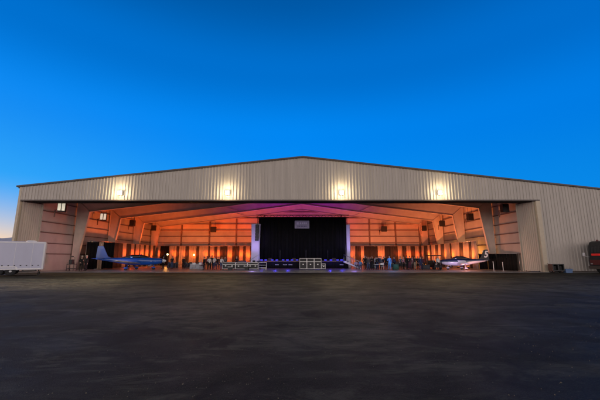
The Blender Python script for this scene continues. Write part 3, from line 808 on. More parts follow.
table('round dark clothed table between the pink guest and the standing group', at(188, 52), 52, 1.6, 1.6, .75, M['wood'], rnd=True, cloth=M['darklinen'])
table('bare white folding table in the crowd right of the stage', at(378.5, 42.6), 42.6, 1.1, .7, .74, M['white'])
table('small green clothed table right of the blue lit guest', at(395.5, 43), 43, .8, .8, .72, M['wood'], rnd=True, cloth=M['greenfab'])
table('low dark table by the golf cart', at(425.3, 44), 44, .9, .7, .66, M['wood'], cloth=M['darklinen'])
table('rectangular dark clothed table behind the long road cases', at(246, 47), 47, 2.2, .8, .95, M['wood'], cloth=M['darklinen'])
table('round dark clothed table nearest the left fabric column', at(233, 53), 53, 1.6, 1.6, .75, M['wood'], rnd=True, cloth=M['darklinen'])
table('tall round bar table behind the dark group of guests', at(410, 47.5), 47.5, .8, .8, 1.1, M['wood'], rnd=True, cloth=M['darklinen'])
table('round dark clothed table behind the crowd right of the stage', at(372, 50), 50, 1.6, 1.6, .76, M['wood'], rnd=True, cloth=M['darklinen'])
table('long dark clothed table along the right back drapes', at(398, 56), 56, 3.0, .8, .9, M['wood'], cloth=M['darklinen'])
def chair(label, x, y, rz, m):
    t = thing('folding_chair', label, 'chair', (x, y, 0), rz, 'folding chairs around the event tables')
    b = nb(); rbox(b, -.2, .2, -.2, .2, .43, .46, .01); obj('seat', b, m, t)
    b = nb(); rbox(b, -.2, .2, .2, .225, .66, .90, .01); obj('backrest', b, m, t)
    for s in (-.2, .2):
        b = nb(); tube(b, [(s, -.26, 0), (s, .21, .9)], .014, 6); obj('leg', b, M['steel'], t)
        b = nb(); tube(b, [(s*.92, .28, 0), (s*.92, -.12, .5)], .014, 6); obj('leg', b, M['steel'], t)
    return t
for px, Y, rz, m, lb in [(201, 44.3, 2.9, 'white', 'white folding chair under the seated guest in pink'), (194, 44.4, 3.5, 'white', 'white folding chair at the left end of the grey clothed table'),
                         (186, 50.6, 3.0, 'blackp', 'black folding chair left of the round dark clothed table'), (191, 50.7, 3.3, 'blackp', 'black folding chair right of the round dark clothed table'),
                         (170, 49, 3.0, 'blackp', 'black folding chair behind the blue aeroplane nose'), (177, 49.2, 3.4, 'blackp', 'black folding chair right of the round table near the blue aeroplane'),
                         (356, 44.6, .3, 'white', 'white folding chair lit blue beside the stage stairs'), (360.5, 44.7, -.2, 'white', 'white folding chair lit blue nearest the standing crowd'),
                         (382.5, 42.2, 2.6, 'white', 'white folding chair right of the bare white folding table')]:
    chair(lb, at(px, Y), Y, rz, M[m])
for px, Y, rz in ((367, 47.6, .4), (374.5, 47.2, 2.8), (387.5, 47, .3), (404.8, 46.6, 2.6), (415.6, 47.4, .5), (420.5, 47.0, 3.3)):
    chair('black folding chair half hidden behind the standing crowd right of the stage', at(px, Y), Y, rz, M['blackp'])
for px, Y, rz in ((199, 48.5, .3), (215.5, 47.5, 2.9), (229, 48, .5), (240, 48.6, 3.0)):
    chair('black folding chair half hidden behind the cases and guests left of the stage', at(px, Y), Y, rz, M['blackp'])
# ------------------------------------------------------------------ people
SK = {'a': mat('skin_light', (.52, .34, .26), .55, 0, .06), 'b': mat('skin_tan', (.36, .21, .14), .55, 0, .06), 'c': mat('skin_dark', (.12, .065, .045), .55, 0, .06)}
CL = {'black': mat('cloth_black', (.004, .004, .005), .85, 0, .15), 'navy': mat('cloth_navy', (.02, .03, .09), .85, 0, .15), 'white': mat('cloth_white', (.68, .66, .64), .8, 0, .08),
      'grey': mat('cloth_grey', (.06, .06, .065), .85, 0, .12), 'pink': mat('cloth_pink', (.60, .30, .38), .8, 0, .1), 'blue': mat('cloth_blue', (.10, .28, .62), .8, 0, .1),
      'maroon': mat('cloth_maroon', (.12, .02, .04), .85, 0, .12), 'denim': mat('cloth_denim', (.05, .08, .17), .85, 0, .15), 'khaki': mat('cloth_khaki', (.27, .22, .15), .85, 0, .1),
      'shoe': mat('shoe_black', (.015, .013, .012), .5, 0, .1), 'lav': mat('cloth_lavender', (.42, .36, .62), .8, 0, .1)}
HR = {'dark': mat('hair_dark', (.015, .01, .008), .6, 0, .2, 20), 'brown': mat('hair_brown', (.06, .033, .018), .6, 0, .2, 20), 'grey': mat('hair_grey', (.42, .40, .38), .6, 0, .1, 20),
      'blond': mat('hair_blond', (.32, .21, .09), .6, 0, .2, 20), 'hat': mat('pale_hat', (.62, .52, .40), .7, 0, .1, 8)}
def body_mesh(pose):
    J = {'pelvis': (0, 0, .96), 'waist': (0, .0, 1.10), 'chest': (0, .01, 1.30), 'neck0': (0, .015, 1.47), 'neck1': (0, -.005, 1.545), 'head0': (0, -.02, 1.60), 'head1': (0, -.015, 1.67), 'head2': (0, -.005, 1.745)}
    for s, n_ in ((-1, 'l'), (1, 'r')):
        J['sh'+n_] = (s*.175, .01, 1.425); J['el'+n_] = (s*.235, .03, 1.14); J['wr'+n_] = (s*.245, -.03, .89); J['pa'+n_] = (s*.245, -.05, .815)
        J['hip'+n_] = (s*.095, 0, .91); J['kn'+n_] = (s*.11, -.02, .50); J['an'+n_] = (s*.115, .02, .09); J['ba'+n_] = (s*.125, -.08, .045); J['to'+n_] = (s*.13, -.17, .035)
    J.update(pose)
    rad = {'pelvis': (.155, .115), 'waist': (.14, .10), 'chest': (.165, .115), 'neck0': (.075, .065), 'neck1': (.052, .055), 'head0': (.070, .082), 'head1': (.077, .098), 'head2': (.045, .055)}
    for n_ in 'lr':
        rad['sh'+n_] = (.066, .066); rad['el'+n_] = (.046, .046); rad['wr'+n_] = (.029, .033); rad['pa'+n_] = (.022, .042)
        rad['hip'+n_] = (.095, .095); rad['kn'+n_] = (.062, .062); rad['an'+n_] = (.042, .042); rad['ba'+n_] = (.045, .035); rad['to'+n_] = (.036, .026)
    E = [('pelvis', 'waist', 1), ('waist', 'chest', 1), ('chest', 'neck0', 1), ('neck0', 'neck1', 0), ('neck1', 'head0', 0), ('head0', 'head1', 0), ('head1', 'head2', 0)]
    for n_ in 'lr':
        E += [('chest', 'sh'+n_, 1), ('sh'+n_, 'el'+n_, 1), ('el'+n_, 'wr'+n_, 1), ('wr'+n_, 'pa'+n_, 0), ('pelvis', 'hip'+n_, 2), ('hip'+n_, 'kn'+n_, 2), ('kn'+n_, 'an'+n_, 2), ('an'+n_, 'ba'+n_, 3), ('ba'+n_, 'to'+n_, 3)]
    names = list(J); idx = {k: i for i, k in enumerate(names)}
    me = bpy.data.meshes.new('skeleton'); me.from_pydata([J[k] for k in names], [(idx[a], idx[c_]) for a, c_, _ in E], [])
    o = bpy.data.objects.new('skeleton', me); COL.objects.link(o)
    md = o.modifiers.new('s', 'SKIN'); md.use_smooth_shade = True
    for k in names:
        sv = me.skin_vertices[0].data[idx[k]]; sv.radius = rad[k]; sv.use_root = (k == 'pelvis')
    sb = o.modifiers.new('d', 'SUBSURF'); sb.levels = 1; sb.render_levels = 1
    dg = bpy.context.evaluated_depsgraph_get()
    ev = bpy.data.meshes.new_from_object(o.evaluated_get(dg))
    bm = bmesh.new(); bm.from_mesh(ev)
    bpy.data.objects.remove(o); bpy.data.meshes.remove(me); bpy.data.meshes.remove(ev)
    segs = [(Vector(J[a]), Vector(J[c_]), m_) for a, c_, m_ in E]
    for f in bm.faces:
        p = f.calc_center_median(); best = None
        for a, c_, m_ in segs:
            ab = c_-a; tt = max(0, min(1, (p-a).dot(ab)/ab.length_squared)); d = (p-a-ab*tt).length
            if best is None or d < best[0]: best = (d, m_)
        f.material_index = best[1]; f.smooth = True
    # fingers, rooted in the palm
    for n_, s in (('l', -1), ('r', 1)):
        w, p = Vector(J['wr'+n_]), Vector(J['pa'+n_]); d = (p-w).normalized()
        side = d.cross(Vector((s*1.0, 0, 0))).normalized()
        if side.length < .1: side = Vector((0, 1, 0))
        nrm = d.cross(side).normalized()
        for k, ln in enumerate((.072, .082, .076, .060)):
            r0 = p+side*(-.030+.020*k)+d*.015
            tube(bm, [r0, r0+d*ln*.5+nrm*.006, r0+d*ln*.95+nrm*.024], [.0095, .0085, .006], 6)
        r0 = w+(p-w)*.55+side*-.036
        tube(bm, [r0, r0+side*-.02+d*.03, r0+side*-.026+d*.06+nrm*.012], [.011, .010, .007], 6)
    # face: nose, brow, ears, mouth
    h = Vector(J['head1']); h0 = Vector(J['head0'])
    lathe_pts = [(h+Vector((0, -.088, .005)), .010), (h+Vector((0, -.112, -.030)), .015), (h+Vector((0, -.088, -.040)), .010)]
    tube(bm, [q[0] for q in lathe_pts], [q[1] for q in lathe_pts], 6)
    for s in (-1, 1):
        b2 = bmesh.new(); bmesh.ops.create_uvsphere(b2, u_segments=8, v_segments=6, radius=1)
        merge(bm, b2, Matrix.Translation(h+Vector((s*.080, .005, -.012))) @ Matrix.Diagonal((.012, .02, .033, 1)))
        b2 = bmesh.new(); bmesh.ops.create_uvsphere(b2, u_segments=8, v_segments=6, radius=.011)
        merge(bm, b2, Matrix.Translation(h+Vector((s*.030, -.083, .006))), 3)
    tube(bm, [h0+Vector((-.024, -.078, -.002)), h0+Vector((0, -.086, -.004)), h0+Vector((.024, -.078, -.002))], [.005, .007, .005], 6)
    m2 = bpy.data.meshes.new('person'); bm.to_mesh(m2); bm.free()
    for k in range(4): m2.materials.append(None)
    return m2, h
POSES = {}
POSES['stand'] = body_mesh({})
POSES['step'] = body_mesh({'knl': (-.11, -.10, .52), 'anl': (-.11, -.14, .10), 'bal': (-.12, -.24, .05), 'tol': (-.12, -.33, .04), 'knr': (.11, .05, .50), 'anr': (.11, .20, .12), 'bar': (.12, .12, .05), 'tor': (.12, .03, .04),
                           'ell': (-.24, .10, 1.15), 'wrl': (-.24, .10, .90), 'pal': (-.24, .09, .83), 'elr': (.24, -.08, 1.16), 'wrr': (.22, -.20, .95), 'par': (.215, -.24, .885)})
POSES['hold'] = body_mesh({'ell': (-.24, .02, 1.15), 'wrl': (-.17, -.22, 1.16), 'pal': (-.14, -.29, 1.18), 'hipl': (-.09, 0, .91), 'anl': (-.15, .0, .09), 'bal': (-.17, -.10, .045), 'tol': (-.18, -.18, .035)})
POSES['talk'] = body_mesh({'elr': (.27, -.02, 1.17), 'wrr': (.22, -.26, 1.25), 'par': (.20, -.33, 1.28), 'ell': (-.26, .06, 1.16), 'wrl': (-.14, -.08, .99), 'pal': (-.09, -.12, .96), 'head0': (.01, -.025, 1.60), 'head1': (.02, -.03, 1.665), 'head2': (.03, -.02, 1.74)})
POSES['lean'] = body_mesh({'chest': (0, -.08, 1.29), 'neck0': (0, -.11, 1.45), 'neck1': (0, -.15, 1.52), 'head0': (0, -.18, 1.565), 'head1': (0, -.19, 1.63), 'head2': (0, -.185, 1.705), 'shl': (-.175, -.10, 1.40), 'shr': (.175, -.10, 1.40),
                           'ell': (-.24, -.14, 1.12), 'elr': (.24, -.14, 1.12), 'wrl': (-.2, -.33, .98), 'wrr': (.2, -.33, .98), 'pal': (-.18, -.40, .97), 'par': (.18, -.40, .97)})
dz = -.47
sit = {k: (v[0], v[1], v[2]+dz) for k, v in {'pelvis': (0, 0, .99), 'waist': (0, .02, 1.12), 'chest': (0, .01, 1.31), 'neck0': (0, -.0, 1.47), 'neck1': (0, -.02, 1.545), 'head0': (0, -.04, 1.60), 'head1': (0, -.04, 1.67), 'head2': (0, -.03, 1.745),
       'shl': (-.175, .0, 1.42), 'shr': (.175, .0, 1.42), 'ell': (-.24, -.08, 1.17), 'elr': (.24, -.08, 1.17), 'wrl': (-.16, -.30, 1.16), 'wrr': (.16, -.30, 1.16), 'pal': (-.13, -.37, 1.15), 'par': (.13, -.37, 1.15),
       'hipl': (-.095, -.03, .96), 'hipr': (.095, -.03, .96), 'knl': (-.12, -.42, .98), 'knr': (.12, -.42, .98), 'anl': (-.12, -.42, .57), 'anr': (.12, -.40, .57), 'bal': (-.12, -.52, .52), 'bar': (.12, -.50, .52), 'tol': (-.12, -.61, .51), 'tor': (.12, -.59, .51)}.items()}
POSES['sit'] = body_mesh(sit)
def hair_bm(kind):
    b = bmesh.new(); bmesh.ops.create_uvsphere(b, u_segments=14, v_segments=10, radius=1)
    cut = [v for v in b.verts if (v.co.z < -.15 and v.co.y < .35) or v.co.z < (-.75 if kind != 'long' else -2)]
    bmesh.ops.delete(b, geom=cut, context='VERTS')
    for v in b.verts:
        v.co = Vector((v.co.x*.090, v.co.y*.108+.006, v.co.z*.088+.022))
        if kind == 'long' and v.co.z < .0: v.co.z *= 2.6; v.co.y += .02
    for f in b.faces: f.smooth = True
    if kind == 'hat':
        b.clear()
        lathe(b, [(.17, .045), (.175, .05), (.098, .062), (.095, .13), (.075, .155), (.01, .16)], 18)
    m_ = bpy.data.meshes.new('hair'); b.to_mesh(m_); b.free(); m_.materials.append(None); return m_
HAIR = {k: hair_bm(k) for k in ('short', 'long', 'hat')}
def person(label, x, y, rz, pose, top, bottom, hair='dark', style='short', skin='a', h=1.0, z=0):
    me, hd = POSES[pose]
    o = bpy.data.objects.new('person', me); COL.objects.link(o)
    for i, m_ in enumerate((SK[skin], CL[top], CL[bottom], CL['shoe'])):
        o.material_slots[i].link = 'OBJECT'; o.material_slots[i].material = m_
    o.location = (x, y, z); o.rotation_euler.z = rz; o.scale = (h, h, h)
    tag(o, label, 'person', 'people in the hangar')
    k = bpy.data.objects.new('hat' if style == 'hat' else 'hair', HAIR[style]); COL.objects.link(k)
    k.material_slots[0].link = 'OBJECT'; k.material_slots[0].material = HR[hair]
    k.parent = o; k.location = hd
    return o
P = [
 (81.5, 40.2, .5, 'talk', 'black', 'black', 'hat', 'hat', 'a', 1.0, 'person in black and pale hat, the left one of a pair near the trailer'),
 (86.3, 40.4, -.4, 'stand', 'black', 'black', 'hat', 'hat', 'a', 1.03, 'person in black and pale hat, the right one of a pair near the trailer'),
 (209.3, 43.3, .4, 'hold', 'white', 'black', 'dark', 'short', 'b', .98, 'person in white shirt with one hand raised, leftmost of the white shirted group'),
 (214.3, 43.6, -.3, 'talk', 'white', 'navy', 'dark', 'short', 'a', 1.0, 'person in white shirt and navy trousers in the middle of the white shirted group'),
 (217.8, 44.8, .2, 'stand', 'black', 'navy', 'dark', 'long', 'a', .97, 'long haired person in black top and navy trousers behind the white shirted group'),
 (221.3, 43.2, .7, 'lean', 'white', 'denim', 'brown', 'short', 'a', .98, 'person in white shirt leaning forward by the long road case'),
 (207.0, 46, .0, 'stand', 'maroon', 'black', 'dark', 'short', 'c', 1.0, 'person in maroon top standing behind the white shirted guests'),
 (364.6, 43.5, .3, 'talk', 'black', 'black', 'grey', 'short', 'a', 1.03, 'grey haired person in black nearest the stage stairs'),
 (368.2, 43.0, -.5, 'step', 'grey', 'denim', 'blond', 'long', 'a', .95, 'long haired blond person in grey stepping through the crowd right of the stage'),
 (372.2, 43.4, .1, 'hold', 'black', 'black', 'brown', 'short', 'a', 1.02, 'brown haired person in black facing the bare white table'),
 (375.6, 44.3, .6, 'stand', 'white', 'black', 'dark', 'short', 'b', 1.0, 'person in white shirt behind the bare white folding table'),
 (379.3, 45.0, -.2, 'talk', 'navy', 'black', 'dark', 'short', 'a', 1.03, 'tall person in navy behind the bare white folding table'),
 (383.3, 43.3, .4, 'lean', 'black', 'maroon', 'blond', 'long', 'a', .98, 'blond person in black top and maroon trousers leaning by the white chair'),
 (389.6, 42.6, .0, 'hold', 'blue', 'blue', 'brown', 'short', 'a', 1.03, 'person lit bright blue right of the standing crowd'),  # blue light on this figure is painted as clothing colour
 (400.6, 43.2, -.4, 'talk', 'grey', 'black', 'brown', 'long', 'a', .97, 'long haired person in grey top, leftmost of the dark group near the golf cart'),
 (406.9, 43.6, .5, 'stand', 'black', 'black', 'dark', 'short', 'b', 1.04, 'tall person in black standing close to the guest with maroon trousers'),
 (409.8, 43.4, -.3, 'hold', 'black', 'maroon', 'dark', 'short', 'a', 1.03, 'person in black with maroon trousers between two groups of guests'),
 (415.0, 43.5, .2, 'step', 'black', 'khaki', 'dark', 'short', 'b', 1.0, 'person in black top and khaki trousers walking among the dark group'),
 (420.6, 43.3, -.2, 'stand', 'navy', 'navy', 'dark', 'short', 'a', 1.0, 'person dressed all in navy nearest the low dark table'),
 (438.3, 42.6, .3, 'stand', 'white', 'black', 'grey', 'short', 'a', 1.02, 'grey haired person in white shirt in front of the aeroplane nose'),
]
P += [
 (366.5, 46.0, .2, 'stand', 'black', 'black', 'dark', 'short', 'b', 1.02, 'dark haired person in black behind the grey haired person by the stage stairs'),
 (370.3, 45.6, -.6, 'talk', 'maroon', 'black', 'brown', 'long', 'a', .97, 'long haired person in maroon top behind the blond person in grey'),
 (377.2, 43.9, .3, 'hold', 'black', 'navy', 'dark', 'long', 'a', .96, 'long haired person in black top leaning close to the bare white table'),
 (385.8, 45.4, -.3, 'stand', 'black', 'black', 'dark', 'short', 'c', 1.04, 'tall person in black between the blond leaning person and the blue lit person'),
 (381.2, 42.3, 1.2, 'step', 'grey', 'black', 'dark', 'short', 'a', 1.0, 'person in grey top stepping past the right end of the bare white table'),
 (403.6, 45.2, .7, 'stand', 'pink', 'black', 'blond', 'long', 'a', .96, 'blond person in pink top between the grey topped and the black dressed persons'),
 (412.4, 45.8, -.4, 'talk', 'pink', 'grey', 'brown', 'long', 'a', .97, 'person in pink top and grey trousers behind the walking person in khaki'),
 (417.9, 45.6, .3, 'hold', 'black', 'black', 'grey', 'short', 'a', 1.0, 'grey haired person in black behind the walking person in khaki trousers'),
 (423.2, 45.0, -.5, 'lean', 'maroon', 'black', 'dark', 'short', 'b', .99, 'person in maroon leaning over the low dark table'),
 (394.3, 44.6, .4, 'stand', 'navy', 'black', 'brown', 'short', 'a', .98, 'person in navy top behind the small green clothed table'),
 (183.5, 47.5, .5, 'lean', 'black', 'black', 'dark', 'short', 'b', .98, 'person in black leaning over the round dark clothed table'),
 (204.2, 44.9, -.6, 'stand', 'black', 'black', 'brown', 'short', 'a', .95, 'person in black between the seated guest in pink and the white shirted group'),
 (211.8, 45.4, .1, 'stand', 'black', 'black', 'dark', 'short', 'c', 1.06, 'tall person in black behind the middle of the white shirted group'),
 (225.0, 45.0, -.3, 'talk', 'grey', 'black', 'dark', 'short', 'a', 1.0, 'person in grey top behind the bluish long road case'),
 (236.5, 45.8, .3, 'hold', 'black', 'black', 'blond', 'short', 'a', 1.0, 'blond person in black behind the row of long road cases'),
 (172.0, 46.5, .6, 'step', 'black', 'denim', 'dark', 'short', 'b', 1.0, 'person in black top and denim walking past the blue aeroplane nose'),
 (163.3, 47.2, -.4, 'stand', 'black', 'black', 'dark', 'short', 'a', 1.0, 'person in black standing just behind the blue aeroplane propeller'),
]
for px, Y, rz, pose, tp, bt, hr, stl, skn, h, lb in P:
    person(lb, at(px, Y), Y, rz, pose, tp, bt, hr, stl, skn, h)
person('seated person in pink top at the grey clothed table', at(201, 44.3), 44.3, 2.9, 'sit', 'pink', 'black', 'grey', 'short', 'a', 1.0, .01)
person('seated person in lavender top beside the stage stairs', at(356, 44.6), 44.6, .3, 'sit', 'lav', 'denim', 'brown', 'long', 'a', 1.0, .01)
person('seated person in blue top nearest the standing crowd', at(360.5, 44.7), 44.7, -.2, 'sit', 'blue', 'denim', 'dark', 'short', 'a', 1.0, .01)
# ------------------------------------------------------------------ aeroplanes
def loft(bm, st, n=20, split=None):
    rs = []
    for x, zc, hh_, hw_ in st:
        r_ = []
        for i in range(n):
            a = 2*PI*i/n; ca, sa = math.cos(a), math.sin(a)
            e = .8
            r_.append(bm.verts.new((x, hw_*math.copysign(abs(ca)**e, ca), zc+hh_*math.copysign(abs(sa)**e, sa))))
        rs.append(r_)
    skin_rings(bm, rs)
    if split:
        for f in bm.faces:
            c_ = f.calc_center_median()
            if c_.z > split(c_.x): f.material_index = 1
def wing(bm, root, tip, rc, tc_, th):
    """aerofoil between root and tip leading edge points"""
    prof = [(0, 0), (.06, .55), (.3, 1), (.6, .7), (1, .05), (1, -.05), (.6, -.35), (.3, -.45), (.06, -.3)]
    rs = []
    for le, c_, t_ in ((root, rc, th), (tuple(root[i]+(tip[i]-root[i])*.96 for i in range(3)), tc_+(rc-tc_)*.04, th*.62), (tip, tc_*.7, th*.25)):
        rs.append([bm.verts.new((le[0]-u*c_, le[1], le[2]+w*t_)) for u, w in prof])
    skin_rings(bm, rs)
def aeroplane(label, x, y, rz, s, mats, fin_h, num=None, group=None, sz=None, span=5.4, dih=.40):
    t = thing('light_aeroplane', label, 'aeroplane', (x, y, 0), rz, group); t.scale = (s, s, sz or s)
    lo, hi, wing_m, fin_m, spin_m = mats
    st_ = [(3.62, 1.20, .24, .26), (3.45, 1.18, .36, .40), (2.9, 1.16, .45, .50), (2.1, 1.17, .52, .58), (1.2, 1.18, .56, .62), (.2, 1.19, .57, .63), (-.8, 1.23, .50, .54), (-1.8, 1.29, .38, .38), (-2.8, 1.36, .27, .23), (-3.7, 1.43, .19, .12), (-4.25, 1.47, .11, .05)]
    b = nb(); loft(b, st_, 20, lambda xx: 1.26+.03*(1.5-xx)); obj('fuselage', b, [lo, hi], t)
    b = nb(); loft(b, [(1.95, 1.66, .03, .30), (1.5, 1.72, .20, .46), (.8, 1.76, .32, .52), (.0, 1.75, .32, .50), (-.7, 1.68, .22, .40), (-1.5, 1.58, .06, .22)], 18)
    cn = obj('canopy', b, M['glass'], t)
    for xx in (.95, -.15):
        b = nb(); tube(b, [(xx, .54*math.cos(a), 1.75+.335*math.sin(a)) for a in [R(5+17*i) for i in range(11)]], .03, 6); obj('canopy_frame', b, hi, cn)
    for sg in (-1, 1):
        b = nb(); wing(b, (1.15, sg*.45, .86), (.72, sg*span, .86+dih), 1.55, .85, .16); obj('wing', b, wing_m, t)
        b = nb(); wing(b, (-3.35, sg*.06, 1.50), (-3.65, sg*1.95, 1.53), .85, .5, .06); obj('tailplane', b, hi, t)
    b = nb()
    prism(b, [(-2.6, 1.56), (-3.1, 1.85), (-3.75, fin_h), (-4.42, fin_h), (-4.52, 1.9), (-4.5, 1.36), (-3.9, 1.45)], -.05, .05); f = obj('fin', b, fin_m, t)
    bv = f.modifiers.new('b', 'BEVEL'); bv.width = .03; bv.segments = 2
    b = nb(); tube(b, [(-4.05, 0, fin_h), (-4.05, 0, fin_h+.16)], .02, 6); lathe(b, [(.03, fin_h+.16), (.03, fin_h+.22)], 8, (-4.05, 0, 0)); obj('beacon', b, M['white'], t)
    if num:
        for sg in (-1, 1):
            cu = bpy.data.curves.new('txt', 'FONT'); cu.body = num; cu.size = 1.35; cu.extrude = .004; cu.align_x = 'CENTER'; cu.shear = .25; cu.offset = .035
            to = bpy.data.objects.new('txt', cu); COL.objects.link(to)
            me = bpy.data.meshes.new_from_object(to.evaluated_get(bpy.context.evaluated_depsgraph_get()))
            bpy.data.objects.remove(to)
            me.materials.clear(); me.materials.append(M['white'])
            fo = bpy.data.objects.new('tail_number', me); COL.objects.link(fo); fo.parent = f
            fo.location = (-3.98, sg*.062, fin_h-1.12); fo.rotation_euler = (PI/2, 0, PI if sg > 0 else 0)
    # cowl seam, air inlets, cabin door outline, exhaust, aerials
    b = nb(); loft(b, [(2.62, 1.165, .479, .535), (2.60, 1.165, .481, .537)], 20); obj('cowl_seam', b, M['blackp'], t)
    for sg in (-1, 1):
        b = nb(); lathe(b, [(.10, 3.50), (.10, 3.66)], 14, (0, sg*.19, 1.24), 'X'); obj('air_inlet', b, M['caseblack'], t)
        b = nb(); tube(b, [(2.35, sg*.22, .70), (2.1, sg*.24, .56), (1.95, sg*.24, .54)], .045, 8); obj('exhaust', b, M['steel'], t)
        b = nb(); prism(b, [(.85, 1.25), (1.0, 1.42), (-.35, 1.42), (-.5, 1.0), (.6, 1.0)], sg*.628, sg*.640); obj('cabin_door', b, lo, t)
        b = nb(); prism(b, [(2.5, 1.13), (-3.6, 1.40), (-3.6, 1.44), (2.5, 1.21)], sg*.05, sg*.06)
        for v in b.verts:
            xx = v.co.x; w_ = .57 if xx > 0 else .12
            v.co.y = sg*(w_+.012)
        obj('side_stripe', b, wing_m, t)
    b = nb(); tube(b, [(-1.2, 0, 1.6), (-1.35, 0, 1.98)], .012, 6); obj('aerial', b, M['white'], t)
    # propeller
    pr = bpy.data.objects.new('propeller', None)
    b = nb(); lathe(b, [(.26, 3.63), (.25, 3.72), (.17, 3.9), (.06, 4.02), (.005, 4.05)], 18, (0, 0, 1.20), 'X'); pp = obj('spinner', b, spin_m, t)
    for k in range(3):
        a = R(8+120*k); b = nb()
        rs = []
        for r_, cw, tw in ((.2, .06, .8), (.45, .10, .6), (.75, .095, .4), (.98, .04, .3)):
            p = Vector((3.76, r_*math.sin(a), 1.20+r_*math.cos(a))); tdir = Vector((0, math.cos(a), -math.sin(a)))
            u = (tdir*math.cos(tw)+Vector((1, 0, 0))*math.sin(tw)); v = u.cross(Vector((0, math.sin(a), math.cos(a))))
            rs.append(ring(b, p, u, v, cw, .018, 8))
        skin_rings(b, rs); obj('blade', b, M['blackp'], pp)
    bpy.data.objects.remove(pr)
    # gear
    for (gx, gy) in ((2.55, 0), (-.15, 1.5), (-.15, -1.5)):
        b = nb(); tube(b, [(gx-.05, gy*.45, .86), (gx, gy, .22)], [.06, .04], 8); g = obj('landing_leg', b, lo, t)
        b = nb(); lathe(b, [(.12, -.07), (.19, -.06), (.20, 0), (.19, .06), (.12, .07)], 18, (gx, gy, .20), 'Y'); obj('wheel', b, M['rubber'], g)
        b = nb(); loft(b, [(gx+.26, .27, .04, .04), (gx+.14, .29, .10, .09), (gx, .30, .11, .10), (gx-.2, .29, .07, .07), (gx-.36, .28, .02, .02)], 12)
        for v in b.verts: v.co.y += gy
        obj('wheel_fairing', b, lo, g)
    return t
GA = 'aeroplanes parked inside the hangar'
aeroplane('glossy blue light aeroplane with white wings parked nose right inside the left of the hangar', at(133, 43.8), 43.8, R(4), 1.06, (M['blue'], M['blue'], M['white'], M['blue'], M['white']), 3.25, None, GA, .96)
aeroplane('white and navy light aeroplane with a black tail fin marked 5 parked nose left', at(462.5, 43.4), 43.4, R(180-12), .72, (M['lav'], M['navy'], M['lav'], M['blackp'], M['navy']), 3.02, '5', GA, .86, 4.6, .12)
# ------------------------------------------------------------------ wheels helper
def wheel(parent, x, y, z, r, w, axis='Y'):
    b = nb(); lathe(b, [(r*.6, -w/2), (r*.93, -w/2), (r, -w*.36), (r, w*.36), (r*.93, w/2), (r*.6, w/2)], 28, (x, y, z), axis); wh = obj('wheel', b, M['rubber'], parent)
    b = nb()
    lathe(b, [(r*.18, -w*.53), (r*.25, -w*.50), (r*.56, -w*.30), (r*.60, -w*.505), (r*.60, w*.505), (r*.2, w*.4)], 24, (x, y, z), axis); obj('rim', b, M['steel'], wh)
    return wh
# ------------------------------------------------------------------ trailer
TY = 31.0
tr = thing('box_trailer', 'long white box trailer with tandem wheels parked at the left edge', 'trailer', (at(44.3, TY, 255), TY, 0), R(35))
Lt = 9.5; zb_, zt_ = .50, zat(241.6, TY)-.03
b = nb(); rbox(b, -Lt, 0, 0, 2.5, zb_, zt_, .05); obj('body', b, M['trailer'], tr)
boxes('side_rail', M['alu'], tr, (-Lt+.06, -.12, -.025, -.002, zb_+.03, zb_+.14), (-Lt+.06, -.12, -.025, -.002, zt_-.14, zt_-.05))
b = nb(); box(b, -.11, .02, -.035, -.003, zb_+.02, zt_-.03); obj('corner_post', b, M['white'], tr)
xx = -.9
while xx > -Lt+.3: boxes('panel_seam', M['alu'], tr, (xx-.012, xx+.012, -.010, .01, zb_+.16, zt_-.16)); xx -= 1.22
xx = -.35
while xx > -Lt+.3: boxes('side_marker', M['blackp'], tr, (xx-.05, xx+.05, -.022, .01, zb_+.36, zb_+.43)); xx -= .42
for xx in (-3.12, -2.26):
    wheel(tr, xx, .16, .385, .385, .26); wheel(tr, xx, 2.34, .385, .385, .26)
b = nb(); prism(b, [(-3.62, .5), (-3.55, .78), (-3.37, .84), (-2.01, .84), (-1.83, .78), (-1.76, .5), (-1.86, .5), (-1.98, .74), (-3.40, .74), (-3.52, .5)], -.05, .24); obj('fender', b, M['alu'], tr)
b = nb(); box(b, -1.5, -.4, .1, .2, .36, .46); box(b, -1.45, -1.37, .12, .18, .455, .51); box(b, -.55, -.47, .12, .18, .455, .51); obj('step_bar', b, M['blackp'], tr)
for yy in (.3, 2.2):
    b = nb(); tube(b, [(-.3, yy, .03), (-.3, yy, .5)], .045, 8); box(b, -.42, -.18, yy-.12, yy+.12, -.03, .02); obj('jack_stand', b, M['blackp'], tr)
b = nb(); lathe(b, [(.40, zt_-.02), (.40, zt_+.05), (.32, zt_+.12), (.1, zt_+.15)], 18, (-1.1, .6, 0)); obj('roof_vent', b, M['white'], tr)
# ------------------------------------------------------------------ equipment stand by the left drape
t = thing('equipment_cart', 'dark wheeled equipment cart against the left wall beside the two people in hats', 'cart', (at(72, 41), 41, 0))
boxes('shelf', M['blackp'], t, (-.45, .45, -.3, .3, .22, .28), (-.45, .45, -.3, .3, .75, .80))
for sx_ in (-.42, .42):
    for sy in (-.27, .27):
        b = nb(); tube(b, [(sx_, sy, .14), (sx_, sy, 1.0)], .022, 6); obj('post', b, M['blackp'], t)
        b = nb(); lathe(b, [(.07, -.02), (.07, .02)], 12, (sx_, sy, .07), 'X'); obj('caster', b, M['rubber'], t)
b = nb(); rbox(b, -.3, .12, -.2, .2, .801, 1.35, .03); obj('equipment_box', b, M['blackp'], t)
b = nb(); tube(b, [(.3, 0, .8), (.3, 0, 1.6), (.1, -.05, 1.7)], .02, 6); rbox(b, -.1, .14, -.12, .02, 1.64, 1.78, .02); obj('arm', b, M['blackp'], t)
